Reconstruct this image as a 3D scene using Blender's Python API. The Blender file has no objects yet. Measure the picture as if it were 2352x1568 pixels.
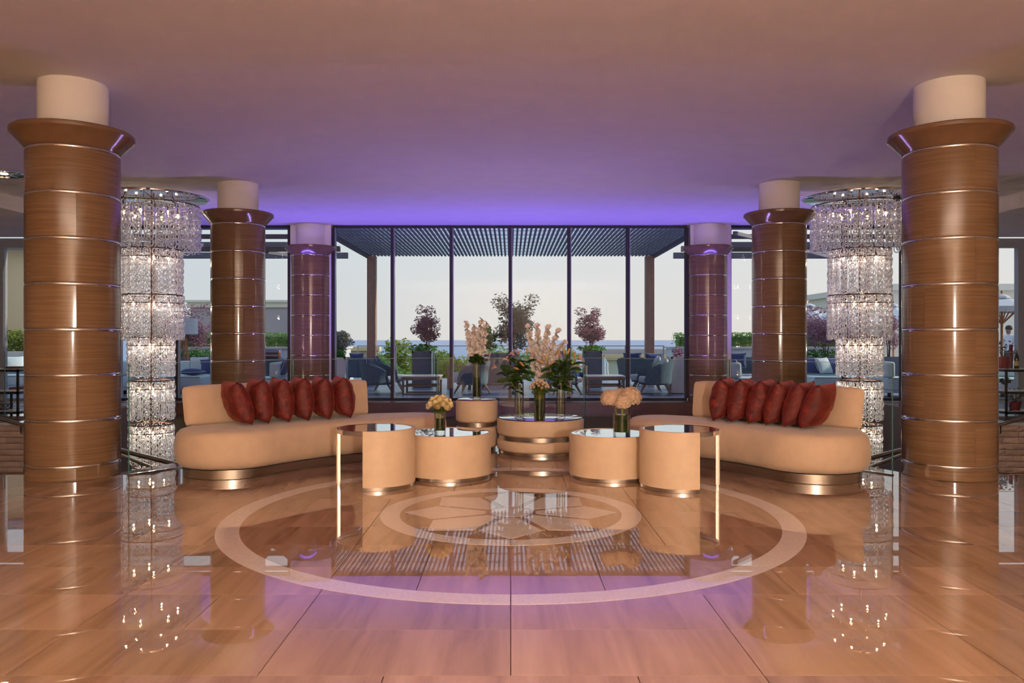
import bpy, bmesh, math, random
from mathutils import Vector, Matrix, noise

# ---------------------------------------------------------------- camera, world, light
scene = bpy.context.scene
COL = scene.collection
F, CX, CY, EYE = 1829.0, 1173.0, 780.0, 1.3
cam_d = bpy.data.cameras.new('camera')
cam_d.sensor_width = 36.0
cam_d.lens = F / 2352.0 * 36.0
cam_d.shift_x = (1176.0 - CX) / 2352.0
cam_d.shift_y = -(784.0 - CY) / 2352.0
cam_d.clip_start, cam_d.clip_end = 0.05, 60000
cam = bpy.data.objects.new('camera', cam_d)
COL.objects.link(cam)
cam.location = (0, 0, EYE)
cam.rotation_euler = (math.radians(90), 0, 0)
scene.camera = cam

vs = scene.view_settings
vs.view_transform = 'Standard'
vs.look = 'None'
vs.exposure = 0.12
vs.gamma = 1.0
vs.use_curve_mapping = False
cy = scene.cycles
cy.use_denoising = True
cy.denoising_input_passes = 'RGB_ALBEDO'
cy.max_bounces = 6
cy.diffuse_bounces = 3
cy.glossy_bounces = 4
cy.transmission_bounces = 5
cy.transparent_max_bounces = 20
cy.sample_clamp_indirect = 4.0
cy.sample_clamp_direct = 0.0
cy.caustics_reflective = False
cy.caustics_refractive = False
cy.use_adaptive_sampling = True
cy.adaptive_threshold = 0.02


def srgb(r, g, b, a=1.0):
    def f(c):
        c = c / 255.0
        return c / 12.92 if c <= 0.04045 else ((c + 0.055) / 1.055) ** 2.4
    return (f(r), f(g), f(b), a)


world = bpy.data.worlds.new('hazy_evening_sky')
scene.world = world
world.use_nodes = True
nt = world.node_tree
nt.nodes.clear()
w_out = nt.nodes.new('ShaderNodeOutputWorld')
w_bg = nt.nodes.new('ShaderNodeBackground')
w_tc = nt.nodes.new('ShaderNodeTexCoord')
w_sep = nt.nodes.new('ShaderNodeSeparateXYZ')
w_rmp = nt.nodes.new('ShaderNodeValToRGB')
w_rmp.color_ramp.elements[0].position = 0.0
w_rmp.color_ramp.elements[0].color = srgb(228, 222, 214)
w_rmp.color_ramp.elements[1].position = 0.75
w_rmp.color_ramp.elements[1].color = srgb(186, 206, 232)
e_ = w_rmp.color_ramp.elements.new(0.16)
e_.color = srgb(222, 226, 228)
nt.links.new(w_tc.outputs['Generated'], w_sep.inputs[0])
nt.links.new(w_sep.outputs['Z'], w_rmp.inputs['Fac'])
# the sky is brighter and warmer towards the sun on the right, cooler on the left
w_mr = nt.nodes.new('ShaderNodeMapRange')
w_mr.inputs['From Min'].default_value = -0.6
w_mr.inputs['From Max'].default_value = 0.6
w_az = nt.nodes.new('ShaderNodeValToRGB')
w_az.color_ramp.elements[0].color = (0.72, 0.83, 0.92, 1)
w_az.color_ramp.elements[1].color = (1.0, 0.99, 0.98, 1)
e_ = w_az.color_ramp.elements.new(0.5)
e_.color = (0.95, 0.965, 0.98, 1)
w_mx = nt.nodes.new('ShaderNodeMix')
w_mx.data_type = 'RGBA'
w_mx.blend_type = 'MULTIPLY'
w_mx.inputs['Factor'].default_value = 1.0
nt.links.new(w_sep.outputs['X'], w_mr.inputs['Value'])
nt.links.new(w_mr.outputs[0], w_az.inputs['Fac'])
nt.links.new(w_rmp.outputs['Color'], w_mx.inputs['A'])
nt.links.new(w_az.outputs['Color'], w_mx.inputs['B'])
nt.links.new(w_mx.outputs['Result'], w_bg.inputs['Color'])
w_bg.inputs['Strength'].default_value = 1.0
nt.links.new(w_bg.outputs[0], w_out.inputs['Surface'])


def lamp(name, kind, loc, energy, color, target=None, **kw):
    d = bpy.data.lights.new(name, kind)
    d.energy = energy
    d.color = color
    for k, v in kw.items():
        setattr(d, k, v)
    o = bpy.data.objects.new(name, d)
    COL.objects.link(o)
    o.location = loc
    if target is not None:
        o.rotation_euler = (Vector(target) - Vector(loc)).to_track_quat('-Z', 'Y').to_euler()
    return o


WARM = (1.0, 0.91, 0.80)
VIOLET = (0.20, 0.13, 1.0)
lamp('sun_light', 'SUN', (45, 15, 20), 3.2, (1.0, 0.86, 0.66), (0, 10.0, 2.0), angle=math.radians(1.0))
lamp('lobby_key_lamp', 'POINT', (1.28, -3.0, 1.68), 840, WARM, shadow_soft_size=0.12)
lamp('added_ceiling_fill', 'AREA', (0, -2.6, 0.9), 1350, (1.0, 0.84, 0.65), (0, -2.4, 3.7), shape='RECTANGLE', size=9.0, size_y=1.6, spread=math.radians(125))  # added fill lamp, unseen: washes the ceiling so its bounce brightens the room
for k_, x_ in enumerate((-4.4, 0.0, 4.4)):
    lamp('violet_led_lamp', 'AREA', (x_, 15.7, -0.10), 50, VIOLET, (x_, 16.1, 3.75),
         shape='RECTANGLE', size=4.0, size_y=0.08, spread=math.radians(95))
lamp('violet_wash_lamp', 'AREA', (0, 12.4, -0.9), 120, (0.50, 0.34, 1.0), (0, 12.4, 3.75), shape='RECTANGLE', size=5.5, size_y=0.08)

# ---------------------------------------------------------------- helpers
rnd = random.Random(7)


def GY(py, z=0.0):
    """depth of a point of height z that shows at picture row py"""
    return (EYE - z) * F / (py - CY)


def PX(px, y):
    return (px - CX) / F * y


def PZ(py, y):
    return EYE - (py - CY) / F * y


class MB:
    def __init__(s):
        s.v, s.f, s.m = [], [], []
        s.cur = 0

    def add(s, vs_, fs):
        b = len(s.v)
        s.v += [tuple(p) for p in vs_]
        s.f += [tuple(b + i for i in f) for f in fs]
        s.m += [s.cur] * len(fs)
        return s

    def box(s, x0, x1, y0, y1, z0, z1):
        s.add([(x0, y0, z0), (x1, y0, z0), (x1, y1, z0), (x0, y1, z0), (x0, y0, z1), (x1, y0, z1), (x1, y1, z1), (x0, y1, z1)],
              [(0, 3, 2, 1), (4, 5, 6, 7), (0, 1, 5, 4), (1, 2, 6, 5), (2, 3, 7, 6), (3, 0, 4, 7)])
        return s

    def bbox(s, x0, x1, y0, y1, z0, z1, r=0.02, seg=2):
        bm = bmesh.new()
        bmesh.ops.create_cube(bm, size=1.0)
        for v in bm.verts:
            v.co = Vector(((x0 + x1) / 2 + v.co.x * (x1 - x0), (y0 + y1) / 2 + v.co.y * (y1 - y0), (z0 + z1) / 2 + v.co.z * (z1 - z0)))
        bmesh.ops.bevel(bm, geom=bm.edges[:], offset=r, segments=seg, profile=0.5, affect='EDGES')
        s.bm(bm)
        return s

    def bm(s, bm):
        bm.verts.index_update()
        s.add([v.co[:] for v in bm.verts], [[v.index for v in f.verts] for f in bm.faces])
        bm.free()
        return s

    def lathe(s, prof, n=32, cx=0, cy=0, a0=0.0, a1=None, closed=False):
        full = a1 is None
        m = n if full else n + 1
        vs_, fs = [], []
        for i in range(m):
            a = a0 + (2 * math.pi * i / n if full else (a1 - a0) * i / n)
            for r, z in prof:
                vs_.append((cx + r * math.cos(a), cy + r * math.sin(a), z))
        k = len(prof)
        for i in range(n):
            j = (i + 1) % m
            for q in range(k if closed else k - 1):
                q2 = (q + 1) % k
                fs.append((i * k + q, j * k + q, j * k + q2, i * k + q2))
        if not full and closed:
            fs.append(tuple(range(k)))
            fs.append(tuple(n * k + q for q in reversed(range(k))))
        s.add(vs_, fs)
        return s

    def tube(s, pts, r, n=8, cap=True):
        pts = [Vector(p) for p in pts]
        rr = r if isinstance(r, (list, tuple)) else [r] * len(pts)
        vs_, fs = [], []
        prev = None
        for i, p in enumerate(pts):
            d = (pts[min(i + 1, len(pts) - 1)] - pts[max(i - 1, 0)]).normalized()
            if prev is None:
                u = d.orthogonal().normalized()
            else:
                u = (prev - d * prev.dot(d))
                u = u.normalized() if u.length > 1e-6 else d.orthogonal().normalized()
            prev = u
            w = d.cross(u)
            for k in range(n):
                a = 2 * math.pi * k / n
                vs_.append(p + (u * math.cos(a) + w * math.sin(a)) * rr[i])
        for i in range(len(pts) - 1):
            for k in range(n):
                k2 = (k + 1) % n
                fs.append((i * n + k, i * n + k2, (i + 1) * n + k2, (i + 1) * n + k))
        if cap:
            fs.append(tuple(reversed(range(n))))
            fs.append(tuple((len(pts) - 1) * n + k for k in range(n)))
        s.add(vs_, fs)
        return s

    def torus(s, R, r, n=14, m=6, mat=None):
        vs_, fs = [], []
        for i in range(n):
            a = 2 * math.pi * i / n
            for k in range(m):
                b = 2 * math.pi * k / m
                p = Vector(((R + r * math.cos(b)) * math.cos(a), (R + r * math.cos(b)) * math.sin(a), r * math.sin(b)))
                vs_.append(mat @ p if mat else p)
        for i in range(n):
            for k in range(m):
                fs.append((i * m + k, ((i + 1) % n) * m + k, ((i + 1) % n) * m + (k + 1) % m, i * m + (k + 1) % m))
        s.add(vs_, fs)
        return s

    def prism(s, poly, z0, z1):
        n = len(poly)
        s.add([(x, y, z0) for x, y in poly] + [(x, y, z1) for x, y in poly],
              [tuple(reversed(range(n))), tuple(range(n, 2 * n))] + [(i, (i + 1) % n, n + (i + 1) % n, n + i) for i in range(n)])
        return s

    def beam(s, p, q, w, h=None):
        p, q = Vector(p), Vector(q)
        h = h or w
        d = (q - p).normalized()
        u = d.cross(Vector((0, 0, 1)))
        u = u.normalized() if u.length > 1e-4 else Vector((1, 0, 0))
        t = u.cross(d)
        vs_ = []
        for c in (p, q):
            for a, b in ((-1, -1), (1, -1), (1, 1), (-1, 1)):
                vs_.append(c + u * a * w / 2 + t * b * h / 2)
        s.add(vs_, [(0, 3, 2, 1), (4, 5, 6, 7), (0, 1, 5, 4), (1, 2, 6, 5), (2, 3, 7, 6), (3, 0, 4, 7)])
        return s

    def loft(s, rings, cap=True):
        n = len(rings[0])
        vs_ = [p for r in rings for p in r]
        fs = []
        for i in range(len(rings) - 1):
            for k in range(n):
                k2 = (k + 1) % n
                fs.append((i * n + k, i * n + k2, (i + 1) * n + k2, (i + 1) * n + k))
        if cap:
            fs.append(tuple(reversed(range(n))))
            fs.append(tuple((len(rings) - 1) * n + k for k in range(n)))
        s.add(vs_, fs)
        return s

    def mesh(s, name, mat, smooth=None):
        me = bpy.data.meshes.new(name)
        me.from_pydata(s.v, [], s.f)
        for m in (mat if isinstance(mat, (list, tuple)) else [mat]):
            me.materials.append(m)
        if any(s.m):
            me.polygons.foreach_set('material_index', s.m)
        bm = bmesh.new()
        bm.from_mesh(me)
        bmesh.ops.recalc_face_normals(bm, faces=bm.faces)
        bm.to_mesh(me)
        bm.free()
        if smooth is not None:
            me.polygons.foreach_set('use_smooth', [True] * len(me.polygons))
            if smooth < 180:
                me.set_sharp_from_angle(angle=math.radians(smooth))
        me.update()
        return me

    def build(s, name, mat, parent=None, smooth=None, loc=(0, 0, 0), rotz=0.0):
        return put(name, s.mesh(name, mat, smooth), parent, loc, rotz)


def put(name, me, parent=None, loc=(0, 0, 0), rotz=0.0):
    o = bpy.data.objects.new(name, me)
    COL.objects.link(o)
    o.location = loc
    o.rotation_euler = (0, 0, rotz)
    if parent is not None:
        o.parent = parent
    return o


def tag(o, label, cat, group=None):
    o['label'] = label
    o['category'] = cat
    if group:
        o['group'] = group
    return o


def struct(o):
    o['kind'] = 'structure'
    return o


def stuff(o):
    o['kind'] = 'stuff'
    return o


def thing(name, label, cat, loc=(0, 0, 0), rotz=0.0, group=None):
    o = bpy.data.objects.new(name, None)
    o.empty_display_size = 0.1
    COL.objects.link(o)
    o.location = loc
    o.rotation_euler = (0, 0, rotz)
    return tag(o, label, cat, group)


def copy_tree(o, parent=None):
    c = o.copy()
    COL.objects.link(c)
    if parent is not None:
        c.parent = parent
    for ch in list(o.children):
        copy_tree(ch, c)
    return c


# ---------------------------------------------------------------- materials
MATS = {}


class M:
    """small node-material writer"""

    def __init__(s, name, base, rough=0.5, metal=0.0, spec=0.5, coat=0.0, sheen=0.0, trans=0.0, ior=1.5, alpha=1.0):
        s.m = bpy.data.materials.new(name)
        s.m.use_nodes = True
        s.nt = s.m.node_tree
        s.b = s.nt.nodes['Principled BSDF']
        s.set('Base Color', base)
        s.set('Roughness', rough)
        s.set('Metallic', metal)
        s.set('Specular IOR Level', spec)
        s.set('Coat Weight', coat)
        s.set('Coat Roughness', 0.03)
        s.set('Sheen Weight', sheen)
        s.set('Transmission Weight', trans)
        s.set('IOR', ior)
        s.set('Alpha', alpha)
        MATS[name] = s.m

    def set(s, k, v):
        s.b.inputs[k].default_value = v

    def node(s, t, **kw):
        n = s.nt.nodes.new(t)
        for k, v in kw.items():
            if k in n.inputs:
                n.inputs[k].default_value = v
            else:
                setattr(n, k, v)
        return n

    def link(s, a, b):
        s.nt.links.new(a, b)

    def coords(s, scale=(1, 1, 1), rand=False):
        tc = s.node('ShaderNodeTexCoord')
        mp = s.node('ShaderNodeMapping')
        mp.inputs['Scale'].default_value = scale
        s.link(tc.outputs['Object'], mp.inputs['Vector'])
        if rand:
            oi = s.node('ShaderNodeObjectInfo')
            cb = s.node('ShaderNodeVectorMath', operation='SCALE')
            cb.inputs[0].default_value = (37.0, 91.0, 53.0)
            s.link(oi.outputs['Random'], cb.inputs['Scale'])
            s.link(cb.outputs[0], mp.inputs['Location'])
        return mp.outputs[0]

    def noise_color(s, stops, scale=5.0, detail=4.0, vec=None, dist=0.0, rough=0.55):
        n = s.node('ShaderNodeTexNoise', Scale=scale, Detail=detail, Distortion=dist, Roughness=rough)
        if vec is None:
            vec = s.coords()
        s.link(vec, n.inputs['Vector'])
        r = s.node('ShaderNodeValToRGB')
        els = r.color_ramp.elements
        els[0].position, els[0].color = stops[0]
        els[1].position, els[1].color = stops[-1]
        for p, c in stops[1:-1]:
            e = els.new(p)
            e.color = c
        s.link(n.outputs['Fac'], r.inputs['Fac'])
        s.link(r.outputs['Color'], s.b.inputs['Base Color'])
        return n, r

    def bump(s, fac, strength=0.2, dist=0.01):
        b = s.node('ShaderNodeBump', Strength=strength, Distance=dist)
        s.link(fac, b.inputs['Height'])
        s.link(b.outputs[0], s.b.inputs['Normal'])
        return b

    def vary(s, amount=0.12):
        """each object a little lighter or darker"""
        oi = s.node('ShaderNodeObjectInfo')
        mr = s.node('ShaderNodeMapRange')
        mr.inputs['To Min'].default_value = 1 - amount
        mr.inputs['To Max'].default_value = 1 + amount
        s.link(oi.outputs['Random'], mr.inputs['Value'])
        mx = s.node('ShaderNodeMix', data_type='RGBA', blend_type='MULTIPLY')
        mx.inputs['Factor'].default_value = 1.0
        cur = s.b.inputs['Base Color'].links
        if cur:
            s.link(cur[0].from_socket, mx.inputs['A'])
        else:
            mx.inputs['A'].default_value = s.b.inputs['Base Color'].default_value
        s.link(mr.outputs[0], mx.inputs['B'])
        s.link(mx.outputs['Result'], s.b.inputs['Base Color'])
        return s


def plain(name, col, rough=0.5, scale=40.0, amt=0.08, **kw):
    """a colour with a faint procedural mottle"""
    m = M(name, col, rough, **kw)
    lo = tuple(c * (1 - amt) for c in col[:3]) + (1,)
    hi = tuple(min(1.0, c * (1 + amt)) for c in col[:3]) + (1,)
    m.noise_color([(0.3, lo), (0.7, hi)], scale)
    return m


def glass_thin(name, tint, gloss=1.0, rough=0.0):
    m = bpy.data.materials.new(name)
    m.use_nodes = True
    n = m.node_tree.nodes
    n.clear()
    out = n.new('ShaderNodeOutputMaterial')
    tr = n.new('ShaderNodeBsdfTransparent')
    tr.inputs['Color'].default_value = tint
    gl = n.new('ShaderNodeBsdfGlossy')
    gl.inputs['Roughness'].default_value = rough
    fr = n.new('ShaderNodeFresnel')
    fr.inputs['IOR'].default_value = 1.45
    mu = n.new('ShaderNodeMath')
    mu.operation = 'MULTIPLY'
    mu.inputs[1].default_value = gloss
    mx = n.new('ShaderNodeMixShader')
    l = m.node_tree.links
    l.new(fr.outputs[0], mu.inputs[0])
    l.new(mu.outputs[0], mx.inputs[0])
    l.new(tr.outputs[0], mx.inputs[1])
    l.new(gl.outputs[0], mx.inputs[2])
    l.new(mx.outputs[0], out.inputs['Surface'])
    MATS[name] = m
    return m


def emit(name, col, strength):
    m = M(name, col, 0.4)
    m.set('Emission Color', col)
    m.set('Emission Strength', strength)
    return m


# polished floor stone, grain along the depth of the room
m = M('floor_stone', srgb(190, 150, 124), 0.010, spec=0.5, ior=2.2)
v_ = m.coords((6.0, 0.5, 1.0), rand=True)
n1, r1 = m.noise_color([(0.25, srgb(136, 103, 80)), (0.5, srgb(168, 133, 107)), (0.75, srgb(186, 152, 127))], 1.0, 5.0, v_, 0.5)
m.vary(0.17)
m = M('inlay_stone', srgb(232, 214, 200), 0.010, spec=0.5, ior=2.2)
m.noise_color([(0.3, srgb(226, 204, 190)), (0.7, srgb(238, 222, 210))], 60, 3, m.coords(rand=True))
m.vary(0.03)
plain('floor_joint', srgb(70, 48, 36), 0.6)
# column stone, fine level banding
m = M('column_stone', srgb(150, 100, 68), 0.12, spec=0.5)
v_ = m.coords((1.0, 1.0, 48.0), rand=True)
n1, r1 = m.noise_color([(0.25, srgb(108, 80, 56)), (0.5, srgb(123, 93, 67)), (0.75, srgb(138, 107, 79))], 1.6, 7.0, v_, 0.3)
m.vary(0.07)
plain('capital_stone', srgb(120, 90, 66), 0.13, 6, 0.10)
plain('column_plaster', srgb(246, 238, 228), 0.8, 3.0, 0.02)
plain('ceiling_plaster', srgb(222, 212, 208), 0.85, 3.0, 0.03)
plain('wall_plaster', srgb(214, 192, 168), 0.8, 3.0, 0.04)
M('polished_steel', (0.72, 0.70, 0.68, 1), 0.10, metal=1.0)
m = M('brushed_steel', (0.50, 0.45, 0.40, 1), 0.28, metal=1.0)
m.noise_color([(0.3, (0.42, 0.38, 0.33, 1)), (0.7, (0.56, 0.51, 0.45, 1))], 3.0, 4, m.coords((1, 1, 60)))
M('mirror_top', (0.80, 0.83, 0.88, 1), 0.015, metal=1.0)
m = plain('tan_leather', srgb(228, 196, 161), 0.52, 9.0, 0.05)
n1 = m.node('ShaderNodeTexNoise', Scale=220.0, Detail=2.0)
m.bump(n1.outputs['Fac'], 0.08, 0.002)
m = plain('sofa_fabric', srgb(212, 179, 147), 0.75, 7.0, 0.05, sheen=0.25)
n1 = m.node('ShaderNodeTexNoise', Scale=400.0, Detail=2.0)
m.bump(n1.outputs['Fac'], 0.12, 0.002)
m = M('red_velvet', srgb(100, 28, 22), 0.6, sheen=0.35)
m.set('Sheen Roughness', 0.35)
m.set('Sheen Tint', srgb(255, 120, 95))
n1, r1 = m.noise_color([(0.30, srgb(56, 10, 8)), (0.55, srgb(102, 24, 18)), (0.8, srgb(160, 58, 44))], 14.0, 8.0, m.coords(rand=True), 0.8, 0.7)
m.bump(n1.outputs['Fac'], 0.5, 0.012)
glass_thin('window_glass', (0.97, 0.98, 0.985, 1), 0.35)
glass_thin('rail_glass', (0.95, 0.98, 0.975, 1), 0.5)
plain('glass_edge', srgb(84, 128, 128), 0.15)
glass_thin('vase_glass', (0.985, 0.99, 0.985, 1), 0.6)
glass_thin('water', (0.95, 0.975, 0.98, 1), 0.5)
plain('window_frame', srgb(44, 40, 40), 0.65)
plain('pale_frame', srgb(150, 156, 164), 0.35)
plain('void_wall', srgb(112, 104, 88), 0.8, 2.0, 0.05)
plain('dark_wood', srgb(96, 62, 52), 0.35, 12, 0.15)
plain('lower_floor', srgb(120, 100, 84), 0.4)
m = plain('split_stone', srgb(190, 164, 150), 0.85, 22.0, 0.22)
m.vary(0.15)
plain('stone_mortar', srgb(110, 92, 84), 0.9)
plain('black_metal', srgb(30, 28, 30), 0.4)
# chandelier glass: clear rings that catch light
m = bpy.data.materials.new('ring_glass')
m.use_nodes = True
n_ = m.node_tree.nodes
n_.clear()
o_ = n_.new('ShaderNodeOutputMaterial')
a_ = n_.new('ShaderNodeBsdfTransparent')
a_.inputs['Color'].default_value = (0.93, 0.94, 0.96, 1)
b_ = n_.new('ShaderNodeBsdfGlossy')
b_.inputs['Roughness'].default_value = 0.10
b_.inputs['Color'].default_value = (0.95, 0.95, 0.98, 1)
c_ = n_.new('ShaderNodeBsdfRefraction')
c_.inputs['IOR'].default_value = 1.45
c_.inputs['Roughness'].default_value = 0.05
f_ = n_.new('ShaderNodeLayerWeight')
f_.inputs['Blend'].default_value = 0.55
x_ = n_.new('ShaderNodeMixShader')
x_.inputs[0].default_value = 0.45
y_ = n_.new('ShaderNodeMixShader')
d_ = n_.new('ShaderNodeBsdfTranslucent')
d_.inputs['Color'].default_value = (0.95, 0.95, 0.97, 1)
g_ = n_.new('ShaderNodeBsdfDiffuse')
g_.inputs['Color'].default_value = (0.92, 0.92, 0.94, 1)
h_ = n_.new('ShaderNodeMixShader')
k_ = n_.new('ShaderNodeMixShader')
k_.inputs[0].default_value = 0.46
l_ = m.node_tree.links
l_.new(a_.outputs[0], x_.inputs[1])
l_.new(c_.outputs[0], x_.inputs[2])
l_.new(d_.outputs[0], h_.inputs[1])
l_.new(g_.outputs[0], h_.inputs[2])
l_.new(x_.outputs[0], k_.inputs[1])
l_.new(h_.outputs[0], k_.inputs[2])
l_.new(f_.outputs['Facing'], y_.inputs[0])
l_.new(k_.outputs[0], y_.inputs[1])
l_.new(b_.outputs[0], y_.inputs[2])
l_.new(y_.outputs[0], o_.inputs['Surface'])
MATS['ring_glass'] = m
plain('bronze', srgb(92, 66, 52), 0.35, metal=0.8)
emit('bulb_glow', (1.0, 0.60, 0.28, 1), 26.0)
M('chrome', (0.85, 0.86, 0.9, 1), 0.06, metal=1.0)
# outdoors
m = M('deck_boards', srgb(100, 114, 146), 0.32)
m.noise_color([(0.3, srgb(98, 112, 146)), (0.7, srgb(128, 144, 178))], 3.0, 4, m.coords((0.4, 9.0, 1)))
plain('pergola_slat', srgb(112, 112, 132), 0.6, 8, 0.1)
plain('pergola_beam', srgb(88, 76, 80), 0.6, 8, 0.1)
plain('pergola_post', srgb(160, 128, 116), 0.6, 8, 0.12)
plain('planter_dark', srgb(104, 112, 126), 0.6)
plain('planter_pale', srgb(218, 224, 226), 0.5, 12, 0.04)
plain('white_render', srgb(222, 220, 214), 0.8)
plain('grey_render', srgb(170, 165, 176), 0.85)
plain('cream_render', srgb(226, 206, 168), 0.85)
plain('stone_far', srgb(176, 166, 156), 0.9, 10, 0.15)
plain('sea_water', srgb(120, 146, 186), 0.35, 0.002, 0.05)
plain('garden_soil', srgb(110, 120, 84), 0.9)
m = plain('rope_weave', srgb(92, 118, 136), 0.75, 30, 0.15)
w1 = m.node('ShaderNodeTexWave', Scale=22.0, Distortion=0.5)
w1.bands_direction = 'X'
m.link(m.coords(), w1.inputs['Vector'])
m.bump(w1.outputs['Fac'], 0.6, 0.01)
plain('teak_grey', srgb(140, 116, 106), 0.6, 20, 0.15)
plain('teak_warm', srgb(176, 118, 74), 0.6, 20, 0.15)
plain('cushion_pale', srgb(200, 220, 230), 0.85, 60, 0.05)
plain('cushion_grey', srgb(186, 198, 212), 0.85, 60, 0.05)
plain('cushion_blue', srgb(64, 84, 140), 0.8, 60, 0.1)
plain('piping_white', srgb(214, 218, 224), 0.8)
plain('piping_dark', srgb(40, 48, 66), 0.8)
plain('marble_grey', srgb(200, 204, 210), 0.3, 8, 0.12)
plain('canvas_pale', srgb(206, 212, 222), 0.85)
plain('lamp_shade', srgb(206, 216, 228), 0.8)


def leafmat(name, a, b, c, glow=0.42):
    """leaf colour with light passing through the blade"""
    m_ = M(name, b, 0.5, spec=0.3)
    m_.noise_color([(0.3, a), (0.5, b), (0.75, c)], 9.0, 3.0)
    tl = m_.node('ShaderNodeBsdfTranslucent')
    mx = m_.node('ShaderNodeMixShader')
    mx.inputs[0].default_value = glow
    src = m_.b.inputs['Base Color'].links[0].from_socket
    m_.link(src, tl.inputs['Color'])
    out = m_.nt.nodes['Material Output']
    m_.link(m_.b.outputs[0], mx.inputs[1])
    m_.link(tl.outputs[0], mx.inputs[2])
    m_.link(mx.outputs[0], out.inputs['Surface'])
    return m_


leafmat('canvas_roof', srgb(232, 242, 250), srgb(236, 245, 252), srgb(240, 248, 254), 0.8)
leafmat('maple_leaf', srgb(120, 84, 106), srgb(156, 116, 138), srgb(188, 150, 168))
leafmat('dark_leaf', srgb(88, 94, 94), srgb(120, 124, 120), srgb(150, 146, 146))
leafmat('hedge_leaf', srgb(84, 122, 74), srgb(122, 160, 92), srgb(172, 196, 118))
leafmat('bush_leaf', srgb(84, 110, 52), srgb(136, 156, 70), srgb(190, 196, 96))
leafmat('bright_leaf', srgb(50, 110, 48), srgb(80, 150, 66), srgb(130, 186, 96))
leafmat('vase_leaf', srgb(34, 54, 12), srgb(54, 80, 20), srgb(84, 108, 34))
leafmat('lily_leaf', srgb(34, 56, 18), srgb(58, 84, 28), srgb(94, 116, 46))
plain('stem_green', srgb(120, 128, 34), 0.5, 20, 0.2)
plain('bark', srgb(74, 60, 58), 0.85, 20, 0.2)
m = M('gladiolus_petal', srgb(238, 214, 196), 0.6)
m.noise_color([(0.3, srgb(240, 218, 200)), (0.7, srgb(252, 244, 234))], 18, 3)
m = M('lily_petal', srgb(236, 190, 160), 0.5)
m.noise_color([(0.3, srgb(226, 160, 130)), (0.7, srgb(244, 212, 186))], 22, 3)
m = M('lily_bud', srgb(206, 160, 92), 0.5)
m.noise_color([(0.3, srgb(190, 160, 66)), (0.7, srgb(226, 150, 110))], 9, 3, m.coords(rand=True))
m = M('rose_petal', srgb(238, 212, 150), 0.55)
m.noise_color([(0.3, srgb(226, 188, 118)), (0.7, srgb(246, 228, 178))], 14, 3, m.coords(rand=True))
m = M('spray_rose_petal', srgb(240, 208, 168), 0.55)
m.noise_color([(0.3, srgb(230, 186, 140)), (0.7, srgb(248, 226, 196))], 14, 3)
m = M('hydrangea_petal', srgb(226, 190, 156), 0.6)
m.noise_color([(0.3, srgb(204, 164, 126)), (0.7, srgb(238, 208, 178))], 40, 3)
plain('red_pot', srgb(120, 40, 46), 0.4)
plain('bottle_glass', srgb(44, 46, 34), 0.1)
plain('gold_label', srgb(190, 160, 96), 0.5)
plain('shirt_white', srgb(220, 224, 230), 0.8)
plain('skin', srgb(150, 116, 100), 0.6)
plain('hair_dark', srgb(60, 52, 50), 0.7)
plain('trouser_grey', srgb(90, 96, 110), 0.8)
plain('maroon_cloth', srgb(140, 80, 92), 0.8)
plain('paper_white', srgb(220, 220, 222), 0.7)
emit('violet_led', (0.3, 0.16, 1.0, 1), 0.15)

# ---------------------------------------------------------------- floor
CEIL = 3.75
EDGE_Y, EDGE_R, EDGE_C = 7.67, 4.10, 6.37


def arc_pts(r, a0, a1, n, c=(0.0, EDGE_C)):
    return [(c[0] + r * math.cos(math.radians(a0 + (a1 - a0) * i / n)), c[1] + r * math.sin(math.radians(a0 + (a1 - a0) * i / n))) for i in range(n + 1)]


ja = math.degrees(math.asin((EDGE_Y - EDGE_C) / EDGE_R))
platform = [(-13.9, -5.0), (13.9, -5.0), (13.9, EDGE_Y)] + arc_pts(EDGE_R, ja, 180 - ja, 40) + [(-13.9, EDGE_Y)]
floor = struct(MB().prism(platform, -0.35, -0.004).build('floor', MATS['floor_joint']))

circle_clip = arc_pts(EDGE_R - 0.004, 0, 360, 72)[:-1]


def clip_poly(poly, clip):
    out = poly
    for i in range(len(clip)):
        a, b = clip[i], clip[(i + 1) % len(clip)]
        src, out = out, []
        for j in range(len(src)):
            p, q = src[j], src[(j + 1) % len(src)]
            sp = (b[0] - a[0]) * (p[1] - a[1]) - (b[1] - a[1]) * (p[0] - a[0])
            sq = (b[0] - a[0]) * (q[1] - a[1]) - (b[1] - a[1]) * (q[0] - a[0])
            if sp >= 0:
                out.append(p)
            if (sp >= 0) != (sq >= 0):
                t = sp / (sp - sq)
                out.append((p[0] + (q[0] - p[0]) * t, p[1] + (q[1] - p[1]) * t))
        if not out:
            return []
    return out


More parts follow.
